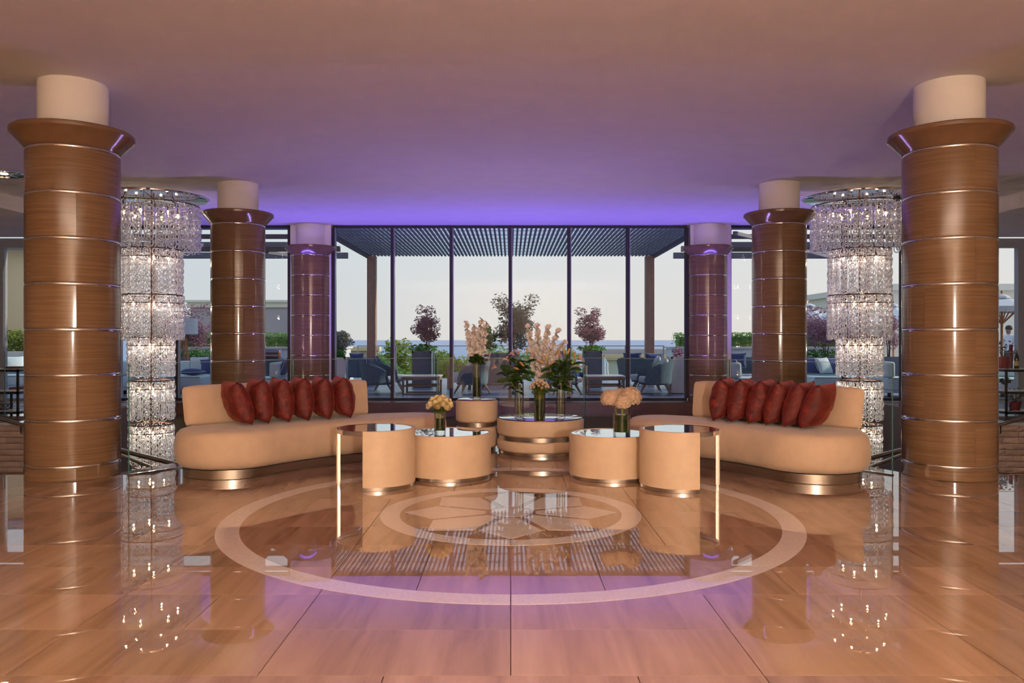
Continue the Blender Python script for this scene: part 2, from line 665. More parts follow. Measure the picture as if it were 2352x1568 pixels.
T, GAP = 0.4905, 0.0020
tile_mesh = {}
for wn in (1, 2):
    w2 = T * wn / 2 - GAP
    tile_mesh[wn] = MB().prism([(-w2, -T / 2 + GAP), (w2, -T / 2 + GAP), (w2, T / 2 - GAP), (-w2, T / 2 - GAP)], -0.004, 0.0).mesh('tile', MATS['floor_stone'])
trnd = random.Random(3)
y_row = 3.084 - T
row = 0
while y_row < 10.5:
    yc = y_row + T / 2
    half = 13 * T
    if y_row >= EDGE_Y - 0.05:
        half = 9 * T
    i = -int(round(half / T))
    n_end = int(round(half / T))
    while i < n_end:
        wn = min(n_end - i, 2 if trnd.random() < 0.78 else 1)
        x0, x1 = i * T, (i + wn) * T
        poly = [(x0 + GAP, y_row + GAP), (x1 - GAP, y_row + GAP), (x1 - GAP, y_row + T - GAP), (x0 + GAP, y_row + T - GAP)]
        c = ((x0 + x1) / 2, yc)
        inside = y_row + T <= EDGE_Y or all(math.hypot(p[0], p[1] - EDGE_C) < EDGE_R - 0.01 for p in poly)
        if inside:
            put('tile', tile_mesh[wn], floor, (c[0], c[1], 0))
        else:
            pieces = []
            up = clip_poly(poly, circle_clip)
            if y_row < EDGE_Y:
                up = [(p[0], p[1]) for p in poly]
                up = [(p[0], min(p[1], EDGE_Y - 0.003)) for p in up]
                if min(abs(x0), abs(x1)) < 3.85:
                    up2 = clip_poly(poly, circle_clip)
                    up = up2 if len(up2) >= 3 and max(abs(x0), abs(x1)) < 4.2 else up
            if len(up) >= 3:
                MB().prism([(p[0] - c[0], p[1] - c[1]) for p in up], -0.004, 0.0).build('tile', MATS['floor_stone'], floor, loc=(c[0], c[1], 0))
        i += wn
    y_row += T
    row += 1
# rest of the floor behind and beside the camera: one polished sheet of the same stone
MB().box(-13.9, 13.9, -5.0, 3.084 - T - GAP, -0.004, 0.0).build('floor_sheet', MATS['floor_stone'], floor)
for x0, x1 in ((-13.9, -13 * T - GAP), (13 * T + GAP, 13.9)):
    MB().box(x0, x1, 3.084 - T + GAP, EDGE_Y - 0.003, -0.004, 0.0).build('floor_sheet', MATS['floor_stone'], floor)
ROS = (0.0, 6.0)


def ring_sector(r0, r1, a0, a1, n, z):
    p = [(r1 * math.cos(a0 + (a1 - a0) * i / n), r1 * math.sin(a0 + (a1 - a0) * i / n)) for i in range(n + 1)]
    p += [(r0 * math.cos(a1 - (a1 - a0) * i / n), r0 * math.sin(a1 - (a1 - a0) * i / n)) for i in range(n + 1)]
    b = MB()
    b.prism(p, 0.0001, z)
    return b


for r0, r1, nm in ((1.937, 2.092, 'outer_ring_stone'), (0.828, 0.972, 'inner_ring_stone')):
    me = ring_sector(r0, r1, 0.0015, math.pi / 4 - 0.0015, 20, 0.0012).mesh(nm, MATS['inlay_stone'])
    for k in range(8):
        put(nm, me, floor, (ROS[0], ROS[1], 0), k * math.pi / 4)


def pol(r, d):
    return (r * math.cos(math.radians(d)), r * math.sin(math.radians(d)))


pet = MB().prism([pol(0.80, 0), pol(0.615, 20.6), pol(0.20, 14), pol(0.185, 0), pol(0.20, -14), pol(0.615, -20.6)], 0.0001, 0.0012).mesh('petal_stone', MATS['inlay_stone'])
for k in range(8):
    put('petal_stone', pet, floor, (ROS[0], ROS[1], 0), k * math.pi / 4)
MB().lathe([(0.0, 0.0012), (0.155, 0.0012), (0.155, 0.0001)], 40).build('rosette_disc', MATS['inlay_stone'], floor, loc=(ROS[0], ROS[1], 0))

# ---------------------------------------------------------------- room shell
struct(MB().box(-14, 14, -5.2, 17.3, CEIL, CEIL + 0.2).build('ceiling', MATS['ceiling_plaster']))
struct(MB().box(-18, 18, -5.2, 17.35, CEIL + 0.22, 8.2).build('trim_roof', MATS['white_render']))
struct(MB().box(-14.2, 14.2, -5.2, -5.0, -3.6, CEIL).build('wall_back', MATS['wall_plaster']))
struct(MB().box(-14.2, -14, -5.0, 17.3, -3.6, CEIL).build('wall_left', MATS['wall_plaster']))
struct(MB().box(14, 14.2, -5.0, 17.3, -3.6, CEIL).build('wall_right', MATS['wall_plaster']))
struct(MB().box(-14, 14, -5.0, 17.3, -3.8, -3.6).build('floor_lower', MATS['lower_floor']))
for sgn, nm in ((-1, 'left'), (1, 'right')):
    b = MB()
    xs = sorted((sgn * 8.45, sgn * 14))
    b.box(xs[0], xs[1], -5.0, 17.0, CEIL - 0.26, CEIL - 0.001)
    struct(b.build('trim_soffit_' + nm, MATS['ceiling_plaster']))
    xs = sorted((sgn * 7.55, sgn * 14))
    struct(MB().box(xs[0], xs[1], 12.5, 16.55, -0.04, 0.0).build('floor_side_' + nm, MATS['floor_stone']))
# terrace-side ledge with a wooden nosing over the stair void
struct(MB().box(-14, 14, 16.56, 17.35, -0.3, 0.0).build('floor_ledge', MATS['dark_wood']))
struct(MB().box(-14, 14, 16.50, 16.559, -0.26, -0.01).build('trim_nosing', MATS['dark_wood']))
struct(MB().box(-7.55, 7.55, 16.7, 16.9, -3.6, -0.3).build('wall_void', MATS['void_wall']))
struct(MB().box(-14, 14, 16.95, 17.3, -3.6, -0.301).build('wall_front', MATS['void_wall']))
for sgn, nm in ((-1, 'left'), (1, 'right')):
    xs = sorted((sgn * 7.56, sgn * 7.7))
    struct(MB().box(xs[0], xs[1], 12.76, 16.69, -3.6, -0.041).build('wall_void_' + nm, MATS['void_wall']))
# split-stone walls under the side floors
stone_me = []
for k in range(5):
    bm = bmesh.new()
    bmesh.ops.create_grid(bm, x_segments=5, y_segments=3, size=1.0)
    r_ = random.Random(k)
    for v in bm.verts:
        e = abs(v.co.x) > 0.99 or abs(v.co.y) > 0.99
        v.co = Vector((v.co.x * 0.5, -0.002 if e else -r_.uniform(0.01, 0.034), v.co.y * 0.5))
    bs = [v for v in bm.verts if abs(v.co.x) > 0.499 or abs(v.co.z) > 0.499]
    b = MB()
    b.bm(bm)
    b.box(-0.5, 0.5, -0.001, 0.03, -0.5, 0.5)
    stone_me.append(b.mesh('stone', MATS['split_stone']))
for sgn, nm in ((-1, 'left'), (1, 'right')):
    xs = sorted((sgn * 7.5, sgn * 14))
    w = struct(MB().box(xs[0], xs[1], 12.56, 12.75, -3.6, -0.041).build('wall_stair_' + nm, MATS['stone_mortar']))
    z = -0.045
    r_ = random.Random(11 + sgn)
    row = 0
    struct(MB().box(xs[0], xs[1], 12.46, 12.499, -0.04, 0.0).build('trim_coping_' + nm, MATS['marble_grey']))
    while z > -1.25:
        h = 0.095
        x = 7.5
        while x < 9.3:
            wd = r_.uniform(0.18, 0.30) * (0.6 if x == 7.5 and row % 2 else 1.0)
            o = put('stone', stone_me[r_.randrange(5)], w, (sgn * (x + wd / 2), 12.53, z - h / 2))
            o.scale = (wd - 0.008, 1.0, h - 0.008)
            x += wd
        z -= h
        row += 1

# ---------------------------------------------------------------- columns
CR = 0.411
BAND0, PITCH, BH = 0.117, 0.422, 0.022


def panel_mesh(h):
    p = [(CR - 0.03, 0.0), (CR - 0.006, 0.0), (CR - 0.0015, 0.003), (CR, 0.008), (CR, h - 0.008), (CR - 0.0015, h - 0.003), (CR - 0.006, h), (CR - 0.03, h)]
    return MB().lathe(p, 18, a0=0.0025, a1=2 * math.pi / 3 - 0.0025, closed=True).mesh('stone_panel', MATS['column_stone'], 9)


panel_full, panel_base = panel_mesh(PITCH - BH), panel_mesh(BAND0)
band_me = MB().lathe([(CR - 0.03, 0), (CR - 0.006, 0.0), (CR - 0.001, BH * 0.5), (CR - 0.006, BH), (CR - 0.03, BH)], 48).mesh('steel_band', MATS['polished_steel'], 60)
core_me = MB().lathe([(0, -3.6), (0.38, -3.6), (0.38, 3.1), (0, 3.1)], 32).mesh('core', MATS['column_stone'], 40)
cap_me = MB().lathe([(0.30, 3.095), (0.405, 3.095), (0.412, 3.10), (0.420, 3.112), (0.525, 3.232), (0.540, 3.243), (0.542, 3.272), (0.532, 3.285), (0.30, 3.285)], 64).mesh('capital', MATS['capital_stone'], 35)
neck_me = MB().lathe([(0.0, 3.28), (0.307, 3.28), (0.307, CEIL - 0.002), (0, CEIL - 0.002)], 48).mesh('neck', MATS['column_plaster'], 40)


def column(x, y, label, turn):
    t = thing('stone_column', label, 'column', (x, y, 0), group='round stone columns')
    put('core', core_me, t)
    for k in range(-1, 7):
        z = 0.0 if k < 0 else BAND0 + BH + k * PITCH
        for q in range(3):
            put('stone_panel', panel_base if k < 0 else panel_full, t, (0, 0, z), math.radians(turn + q * 120 + (k % 2) * 60))
    for k in range(0, 8):
        put('steel_band', band_me, t, (0, 0, BAND0 + k * PITCH))
    put('capital', cap_me, t)
    put('neck', neck_me, t)
    return t


column(-4.205, 7.66, 'nearest round stone column on the left, beside the sofa end and glass rail', 272 - 30)
column(4.215, 7.66, 'nearest round stone column on the right, in front of the right chandelier', 302 - 30)
column(-4.285, 12.52, 'middle stone column of the left row, rising behind the left sofa', 240)
column(4.22, 12.52, 'middle stone column of the right row, rising behind the right sofa', 250)
column(-4.275, 17.02, 'farthest left stone column at the window, its flared capital lit violet', 265)
column(4.205, 17.02, 'farthest right stone column at the window, its flared capital lit violet', 220)

# ---------------------------------------------------------------- window wall
WY = 17.1


def window(name, xs, z0, z1, frame_mat, mw=0.065, head=0.05, sill=0.05):
    b = MB()
    b.box(xs[0], xs[-1], WY - 0.06, WY + 0.06, z1 - head, z1)
    b.box(xs[0], xs[-1], WY - 0.06, WY + 0.06, z0, z0 + sill)
    w = struct(b.build(name, MATS[frame_mat]))
    for x in xs:
        MB().box(x - mw / 2, x + mw / 2, WY - 0.07, WY + 0.07, z0 + sill, z1 - head).build('mullion', MATS[frame_mat], w)
        MB().box(x + mw / 2, x + mw / 2 + 0.018, WY - 0.05, WY + 0.05, z0 + sill, z1 - head).build('gasket', MATS['pale_frame'], w)
    for a, c in zip(xs[:-1], xs[1:]):
        MB().box(a + mw / 2 + 0.02, c - mw / 2, WY - 0.006, WY + 0.006, z0 + sill, z1 - head).build('pane', MATS['window_glass'], w)
    return w


window('window_1', [-3.80 + k * 1.262 for k in range(7)], 0.0, CEIL, 'window_frame')
window('window_2', [-8.40, -7.16, -4.74], 0.0, CEIL, 'window_frame')
window('window_3', [4.68, 7.16, 8.40], 0.0, CEIL, 'window_frame')
window('window_4', [-13.9, -10.92, -8.52], 0.0, CEIL - 0.28, 'pale_frame', 0.13, 0.2)
window('window_5', [8.52, 10.92, 13.9], 0.0, CEIL - 0.28, 'pale_frame', 0.13, 0.2)
for s_, nm in ((-1, 'left'), (1, 'right')):
    xs = sorted((s_ * 3.835, s_ * 4.70))
    struct(MB().box(xs[0], xs[1], 16.98, 17.22, 0.0, CEIL - 0.001).build('wall_pier_' + nm, MATS['column_plaster']))
    xs = sorted((s_ * 8.45, s_ * 8.455))
    struct(MB().box(xs[0] - 0.012, xs[1] + 0.012, 17.03, 17.17, 0.0, CEIL - 0.27).build('trim_post_' + nm, MATS['window_frame']))

# ---------------------------------------------------------------- glass balustrade round the platform
GR = 3.88
ga = [19.0, 49.0, 76.0, 104.0, 131.0, 161.0]
gl_where = ['behind the right sofa end, by the nearest right column', 'behind the right sofa back', 'at the centre, behind the round mirrored tables',
            'behind the left sofa back', 'behind the left sofa end, by the nearest left column']
for k in range(5):
    p = Vector(pol(GR, ga[k]) + (0,)) + Vector((0, EDGE_C, 0))
    q = Vector(pol(GR, ga[k + 1]) + (0,)) + Vector((0, EDGE_C, 0))
    d = (q - p).normalized()
    p, q = p + d * 0.006, q - d * 0.006
    L = (q - p).length
    t = thing('glass_balustrade', 'clear glass balustrade panel ' + gl_where[k], 'balustrade', (p.x, p.y, 0), math.atan2(d.y, d.x), 'glass panels round the platform edge')
    MB().box(0.006, L - 0.006, -0.006, 0.006, 0.012, 1.066).build('pane', MATS['rail_glass'], t)
    MB().box(0.0, 0.006, -0.006, 0.006, 0.012, 1.07).build('glass_edge', MATS['glass_edge'], t)
    MB().box(L - 0.006, L, -0.006, 0.006, 0.012, 1.07).build('glass_edge', MATS['glass_edge'], t)
    MB().box(0.006, L - 0.006, -0.006, 0.006, 1.066, 1.071).build('top_edge', MATS['pale_frame'], t)
    MB().box(0.0, L, -0.02, 0.02, 0.0012, 0.012).build('shoe', MATS['polished_steel'], t)
for sgn, nm, x0 in ((-1, 'left', 8.02), (1, 'right', 7.62)):
    t = thing('glass_balustrade', 'clear glass balustrade on top of the %s split-stone wall' % nm, 'balustrade', (sgn * x0, 12.62, 0), 0 if sgn > 0 else math.pi)
    MB().box(0.0, 3.2, -0.006, 0.006, 0.0, 1.10).build('pane', MATS['rail_glass'], t)
    MB().box(-0.008, 0.0, -0.007, 0.007, 0.0, 1.10).build('glass_edge', MATS['glass_edge'], t)
    MB().box(0.0, 3.2, -0.006, 0.006, 1.10, 1.106).build('top_edge', MATS['pale_frame'], t)

# stair handrails in the void
for sgn, nm in ((-1, 'left'), (1, 'right')):
    def at(px, py, y):
        px = px if sgn < 0 else 2 * CX - px
        return Vector((PX(px, y), y, PZ(py, y)))
    t = thing('stair_handrail', 'upper brushed steel stair handrail on the %s, sloping down past the chandelier' % nm, 'handrail', at(398, 1064, 9.3))
    o_ = Vector(t.location)
    pts = [at(-260, 890, 12.2), at(-40, 950, 12.2), at(56, 977, 12.0), at(230, 1022, 10.9), at(398, 1064, 9.3), at(430, 1075, 9.1)]
    MB().tube([p - o_ for p in pts], 0.030, 10).build('rail', MATS['brushed_steel'], t, 60)
    for px in (42, -150):
        a_ = at(px + 6, 976 if px > 0 else 920, 12.05)
        MB().tube([a_ - o_, a_ - o_ + Vector((0.0, 0.0, -0.12)), a_ - o_ + Vector((-0.06, 0.2, -0.16)), a_ - o_ + Vector((-0.08, 0.44, -0.17))], 0.013, 8).build('bracket', MATS['polished_steel'], t, 60)
    t = thing('stair_handrail', 'lower brushed steel stair handrail on the %s, dipping under the floor edge' % nm, 'handrail', at(352, 1074, 9.9))
    o_ = Vector(t.location)
    pts = [at(120, 1004, 11.6), at(282, 1047, 10.6), at(352, 1074, 9.9), at(420, 1100, 9.3)]
    MB().tube([p - o_ for p in pts], 0.022, 10).build('rail', MATS['brushed_steel'], t, 60)

# ---------------------------------------------------------------- curved sofas
def lerp(a, b, t):
    return a + (b - a) * t


def back_radius(u):
    return lerp(3.46, 3.14, u ** 0.85)


def sofa(label, mirror, turn, end=112.0, back_end=120.8):
    """left sofa runs from its wide rounded end (angle 152) to its narrow end (angle 112) round (0, EDGE_C)"""
    cx0 = Vector((0, EDGE_C))
    A0, A1 = 152.0 + turn, end + turn
    W0, W1, RI = 0.53, 0.37, 2.57

    def P(r, a):
        x, y = pol(r, a)
        return Vector((-x if mirror else x, y + EDGE_C))
    base = P(3.1, (A0 + A1) / 2)
    t = thing('curved_sofa', label, 'sofa', (base.x, base.y, 0), group='curved tan sofas')

    def outline(inset, n=26, m=14):
        pts = []
        for i in range(n + 1):                      # inner side, wide end -> narrow end
            u = i / n
            pts.append(P(RI + inset, lerp(A0, A1, u)))
        w = W1 - inset
        c = P(RI + W1, A1)
        for i in range(1, m):                       # narrow end cap
            s_ = math.pi * i / m
            d_in = (P(RI, A1) - c).normalized()
            d_f = (P(RI + W1, A1 - 1) - c).normalized()
            pts.append(c + d_in * math.cos(s_) * w + d_f * math.sin(s_) * w)
        for i in range(n + 1):                      # outer side back
            u = 1 - i / n
            ww = lerp(W0, W1, u)
            pts.append(P(RI + 2 * ww - inset, lerp(A0, A1, u)))
        w = W0 - inset
        c = P(RI + W0, A0)
        for i in range(1, m):                       # wide end cap
            s_ = math.pi * i / m
            d_o = (P(RI + 2 * W0, A0) - c).normalized()
            d_f = (P(RI + W0, A0 + 1) - c).normalized()
            pts.append(c + d_o * math.cos(s_) * w + d_f * math.sin(s_) * w)
        return [(p.x - base.x, p.y - base.y) for p in pts]

    def loop(inset, z):
        return [(x, y, z) for x, y in outline(inset)]
    MB().loft([loop(0.085, 0.0), loop(0.075, 0.004), loop(0.075, 0.088), loop(0.09, 0.092)]).build('plinth', MATS['brushed_steel'], t, 40)
    prof = [(0.10, 0.092), (0.060, 0.098), (0.028, 0.118), (0.008, 0.155), (0.0, 0.21), (0.0, 0.30), (0.006, 0.36), (0.022, 0.405), (0.050, 0.434), (0.09, 0.447), (0.15, 0.450), (0.22, 0.450)]
    MB().loft([loop(i, z) for i, z in prof]).build('seat', MATS['sofa_fabric'], t, 50)
    # backrest: a curved slab on the outer side of the seat
    B0, B1 = 155.0 + turn, back_end + turn
    n = 30
    rings = []
    for i in range(n + 1):
        u = i / n
        a = lerp(B0, B1, u)
        rf = back_radius(u)
        lean = 0.05
        e = 0.0
        if i in (0, n):
            e = 0.035
        elif i in (1, n - 1):
            e = 0.012
        sec = []
        zt, zb = 0.845, 0.4505
        for f, z in ((0.03 + e, zb), (0.004 + e, zb + 0.03), (0.0 + e, zb + 0.08), (0.0 + e, zt - 0.09), (0.006 + e, zt - 0.04), (0.03 + e, zt - 0.008 - e * 0.3), (0.065, zt - e * 0.4),
                     (0.10 - e, zt - 0.008 - e * 0.3), (0.125 - e, zt - 0.04), (0.13 - e, zt - 0.09), (0.13 - e, zb + 0.05), (0.11 - e, zb)):
            p = P(rf + f + lean * (z - zb) / (zt - zb), a)
            sec.append((p.x - base.x, p.y - base.y, z))
        rings.append(sec)
    MB().loft(rings).build('backrest', MATS['sofa_fabric'], t, 60)
    return t


sofa('curved tan sofa on the left with its rounded wide end by the left column', False, 0.0)
sofa('curved tan sofa on the right with its rounded wide end by the right column', True, 5.0, 119.5, 124.3)


# ---------------------------------------------------------------- velvet cushions
def pillow_mesh(name, a, b, th, mat, seed=0, wrinkle=0.012, n=14):
    def surf(sg):
        g = []
        for i in range(n + 1):
            for j in range(n + 1):
                u, v = -1 + 2 * i / n, -1 + 2 * j / n
                k = max(0.0, (1 - u ** 2)) ** 0.5 * max(0.0, (1 - v ** 2)) ** 0.5
                x = a * u * (1 - 0.10 * (1 - v * v) * abs(u) ** 3)
                y = b * v * (1 - 0.10 * (1 - u * u) * abs(v) ** 3)
                w = noise.noise(Vector((u * 2.2 + seed * 7.1, v * 3.1, sg * 3.0 + seed))) * wrinkle * 2.2 * k
                g.append((x, y, sg * (th * k ** 0.85 + w)))
        return g
    top, bot = surf(1), surf(-1)
    vs_ = top[:]
    idx = {}
    fs = []
    N = n + 1
    for i in range(N):
        for j in range(N):
            if i in (0, n) or j in (0, n):
                idx[(i, j)] = i * N + j
            else:
                idx[(i, j)] = len(vs_)
                vs_.append(bot[i * N + j])
    for i in range(n):
        for j in range(n):
            fs.append((i * N + j, (i + 1) * N + j, (i + 1) * N + j + 1, i * N + j + 1))
            fs.append((idx[(i, j)], idx[(i, j + 1)], idx[(i + 1, j + 1)], idx[(i + 1, j)]))
    return MB().add(vs_, fs).mesh(name, mat, 180)


red_me = [pillow_mesh('red_cushion', 0.225, 0.225, 0.118, MATS['red_velvet'], k, 0.007) for k in range(4)]
ORD = ['first', 'second', 'third', 'fourth', 'fifth', 'sixth']


def stand_pillow(me, px, front_y, lean, yaw, label, half=0.225, seat=0.45):
    """a square cushion standing on its edge like a book: its plane holds the up axis and the depth axis"""
    o = put('red_cushion', me)
    # local x -> depth, local y -> up, local z -> sideways
    base = Matrix(((0, 0, 1), (1, 0, 0), (0, 1, 0))).to_4x4()
    R = Matrix.Rotation(yaw, 4, 'Z') @ Matrix.Rotation(lean, 4, 'Y')
    o.matrix_world = Matrix.Translation((PX(px, front_y), front_y, seat + half * math.cos(lean) + 0.018 * abs(math.sin(lean)) + 0.01)) @ R @ base
    tag(o, label, 'cushion', 'red velvet cushions')
    return o


def place_red(px, lean, label, me, mirror, turn, off):
    """slide a cushion along the sofa until it shows at column px, standing just in front of the backrest"""
    lo, hi = 118.0 + turn, 157.0 + turn
    best = None
    for k in range(400):
        a = lerp(lo, hi, k / 399)
        u = (157.0 + turn - a) / 35.5
        r = back_radius(min(1, max(0, u))) - off
        x, y = pol(r, a)
        x = -x if mirror else x
        y += EDGE_C
        d = abs(CX + x / y * F - px)
        if best is None or d < best[0]:
            best = (d, x, y, a)
    _, x, y, a = best
    rad = math.radians(180 - a if mirror else a)
    # the cushion plane runs between the radial direction and the line of sight
    sight = math.atan2(y, x)
    yaw = (rad * 0.45 + sight * 0.55) - math.pi / 2
    stand_pillow(me, CX + x / y * F, y, math.radians(lean), yaw, label)


lft = [(545, -19), (596, -6), (645, -5), (692, -4), (740, -5), (788, -9)]
for k, (px, ln) in enumerate(lft):
    place_red(px, ln, '%s red velvet cushion from the left on the left sofa' % ORD[k], red_me[k % 4], False, 0.0, 0.235)
rgt = [(1660, 10), (1703, 12), (1748, 15), (1790, 16), (1835, 18), (1878, 22)]
for k, (px, ln) in enumerate(rgt):
    place_red(px, ln, '%s red velvet cushion from the left on the right sofa' % ORD[k], red_me[(k + 2) % 4], True, 5.0, 0.235)


# ---------------------------------------------------------------- drum tables and poufs
def drum_full(x, y, r, h, label, name='drum_table', cut=None):
    t = thing(name, label, 'table', (x, y, 0))
    MB().lathe([(0, 0.0013), (r - 0.012, 0.0013), (r - 0.012, 0.034), (0, 0.034)], 64).build('plinth', MATS['brushed_steel'], t, 40)
    MB().lathe([(r - 0.03, 0.034), (r, 0.034), (r, h - 0.004), (r - 0.004, h), (r - 0.02, h), (r - 0.02, h - 0.01), (r - 0.03, h - 0.01)], 72, closed=True).build('shell', MATS['tan_leather'], t, 40)
    MB().lathe([(0, h - 0.016), (r - 0.0205, h - 0.016), (r - 0.0205, h - 0.004), (0, h - 0.004)], 64).build('mirror_top', MATS['mirror_top'], t, 40)
    return t


def drum_open(x, y, r, h, a0, a1, leg, label):
    """tall side table: leather shell over part of the circle, one leather-faced leg, mirrored top"""
    t = thing('drum_side_table', label, 'table', (x, y, 0))
    a0, a1 = math.radians(a0), math.radians(a1)
    MB().lathe([(r - 0.035, 0.0013), (r - 0.006, 0.0013), (r - 0.006, 0.034), (r - 0.035, 0.034)], 40, a0=a0, a1=a1, closed=True).build('plinth', MATS['brushed_steel'], t, 40)
    MB().lathe([(r - 0.03, 0.034), (r, 0.034), (r, h - 0.002), (r - 0.004, h), (r - 0.03, h)], 48, a0=a0, a1=a1, closed=True).build('shell', MATS['tan_leather'], t, 40)
    MB().lathe([(r - 0.008, h - 0.040), (r, h - 0.040), (r, h - 0.002), (r - 0.008, h - 0.002)], 48, a0=a1 + 0.002, a1=a0 + 2 * math.pi - 0.002, closed=True).build('chrome_rim', MATS['chrome'], t, 40)
    MB().lathe([(0, h - 0.018), (r - 0.031, h - 0.018), (r - 0.031, h - 0.003), (0, h - 0.003)], 64).build('mirror_top', MATS['mirror_top'], t, 40)
    l0 = math.radians(leg)
    lg = MB().lathe([(r - 0.032, 0.03), (r - 0.008, 0.03), (r - 0.008, h - 0.042), (r - 0.032, h - 0.042)], 4, a0=l0 - 0.055, a1=l0 + 0.055, closed=True).build('leg', MATS['chrome'], t, 40)
    MB().lathe([(r - 0.0078, 0.03), (r + 0.002, 0.03), (r + 0.002, h - 0.002), (r - 0.0078, h - 0.002)], 4, a0=l0 - 0.055, a1=l0 + 0.055, closed=True).build('leather_face', MATS['tan_leather'], lg, 40)
    MB().lathe([(r - 0.028, 0.0013), (r - 0.006, 0.0013), (r - 0.006, 0.03), (r - 0.028, 0.03)], 3, a0=l0 - 0.03, a1=l0 + 0.03, closed=True).build('foot', MATS['polished_steel'], lg, 40)
    return t


drum_open(-1.205, 7.145, 0.348, 0.515, -100, 70, 190, 'tall half-open tan drum side table with mirrored top in front of the left sofa')
drum_open(1.492, 7.06, 0.348, 0.515, 110, 288, -10, 'tall half-open tan drum side table with mirrored top in front of the right sofa')
drum_full(-0.600, 7.625, 0.412, 0.42, 'low tan drum table on the left, holding the vase of cream roses')
drum_full(0.957, 7.594, 0.400, 0.415, 'low tan drum table on the right, holding the vase of hydrangeas')


def pouf(x, y, r, h, band, label):
    t = thing('pouf_table', label, 'table', (x, y, 0))
    ri = r - 0.022
    MB().lathe([(0, 0.0013), (ri, 0.0013), (ri, 0.033), (0, 0.033)], 64).build('plinth', MATS['brushed_steel'], t, 40)

    def body(z0, z1, top):
        c = 0.028
        p = [(ri - 0.03, z0), (ri, z0)]
        for i in range(5):
            a = math.pi / 2 * i / 4
            p.append((r - c + c * math.sin(a), z0 + c - c * math.cos(a) + 0.002))
        for i in range(5):
            a = math.pi / 2 * i / 4
            p.append((r - c + c * math.cos(a), z1 - c + c * math.sin(a) - 0.001))
        p += [(ri - 0.03, z1 - 0.001)]
        return MB().lathe(p, 72, closed=True)
    body(0.033, band, False).build('lower_cushion', MATS['tan_leather'], t, 50)
    MB().lathe([(ri - 0.06, band), (ri, band), (ri, band + 0.05), (ri - 0.06, band + 0.05)], 64, closed=True).build('steel_band', MATS['brushed_steel'], t, 40)
    body(band + 0.05, h, True).build('upper_cushion', MATS['tan_leather'], t, 50)
    MB().lathe([(0, h - 0.012), (r - 0.022, h - 0.012), (r - 0.022, h + 0.004), (r - 0.026, h + 0.006), (0, h + 0.006)], 64).build('mirror_top', MATS['mirror_top'], t, 30)
    MB().lathe([(r - 0.0215, h - 0.01), (r - 0.017, h - 0.01), (r - 0.017, h + 0.006), (r - 0.0215, h + 0.006)], 64, closed=True).build('top_rim', MATS['bronze'], t, 40)
    return t


pouf(-0.405, 9.50, 0.250, 0.590, 0.278, 'tall narrow tan round table with steel bands, holding one gladiolus vase')
pouf(0.345, 9.29, 0.505, 0.395, 0.158, 'wide low tan round table with steel bands, holding four flower vases')


# ---------------------------------------------------------------- vases and flowers
def vase(x, y, z, r, h, label, fill, leafy=True, base=0.02, stems=None):
    t = thing('glass_vase', label, 'vase', (x, y, z))
    MB().lathe([(0, 0.0005), (r, 0.0005), (r, h), (r - 0.004, h), (r - 0.004, base), (0, base)], 32).build('glass', MATS['vase_glass'], t, 40)
    MB().lathe([(0, base + 0.001), (r - 0.0045, base + 0.001), (r - 0.0045, fill), (0, fill)], 28).build('water', MATS['water'], t, 40)
    if leafy:
        rr = r - 0.008
        MB().lathe([(rr, base + 0.004), (rr, fill - 0.006)], 20, a0=-2.9, a1=0.3 * math.pi).build('leaf_lining', MATS['vase_leaf'], t, 60)
    return t


def petal_patch(length, width, curl, n=4, tipw=0.1, cup=0.25, base_w=0.35):
    """a petal growing along +x, facing up (+z); curl bends it back"""
    vs_, fs = [], []
    for i in range(n + 1):
        u = i / n
        w = width * (base_w + (1 - base_w) * math.sin(math.pi * min(1.0, u * 0.62 + 0.06))) * (1.0 if u < 0.75 else max(tipw, 1 - (u - 0.75) / 0.25 * (1 - tipw)))
        ang = curl * u
        x = length * (math.sin(ang) / curl if abs(curl) > 1e-4 else u) if abs(curl) > 1e-4 else length * u
        z = length * (1 - math.cos(ang)) / curl if abs(curl) > 1e-4 else 0
        for j, s_ in enumerate((-1, -0.5, 0, 0.5, 1)):
            vs_.append((x, s_ * w, z + cup * w * (abs(s_) ** 1.5)))
    for i in range(n):
        for j in range(4):
            fs.append((i * 5 + j, (i + 1) * 5 + j, (i + 1) * 5 + j + 1, i * 5 + j + 1))
    return vs_, fs


def flower_mesh(name, mat, np, length, width, open_, curl, layers=1, seed=0, tipw=0.1, ruffle=0.0):
    """petals round the +z axis; open_ is the tilt of a petal away from the axis"""
    b = MB()
    r_ = random.Random(seed)
    for L in range(layers):
        for k in range(np):
            a = 2 * math.pi * (k + 0.5 * L) / np + r_.uniform(-0.12, 0.12)
            pv, pf = petal_patch(length * r_.uniform(0.9, 1.1), width, curl, tipw=tipw)
            # tilt the +x petal up to the axis
            Rm = Matrix.Rotation(a, 3, 'Z') @ Matrix.Rotation(-(math.pi / 2 - open_ * (1 - 0.25 * L)), 3, 'Y')
            b.add([Rm @ (Vector(p) + Vector((r_.uniform(-1, 1), r_.uniform(-1, 1), r_.uniform(-1, 1))) * ruffle * (p[0] / length)) for p in pv], pf)
    return b.mesh(name, mat, 180)


glad_me = [flower_mesh('floret', MATS['gladiolus_petal'], 5, 0.072, 0.026, 1.15, -0.9, 2, k, 0.2, 0.007) for k in range(3)]
lily_me = [flower_mesh('blossom', MATS['lily_petal'], 6, 0.085, 0.017, 0.42, -1.1, 1, 10 + k, 0.05) for k in range(2)]
bud_me = MB().lathe([(0, 0), (0.006, 0.002), (0.012, 0.02), (0.0145, 0.04), (0.012, 0.062), (0.006, 0.078), (0, 0.083)], 8).mesh('bud', MATS['lily_bud'], 180)


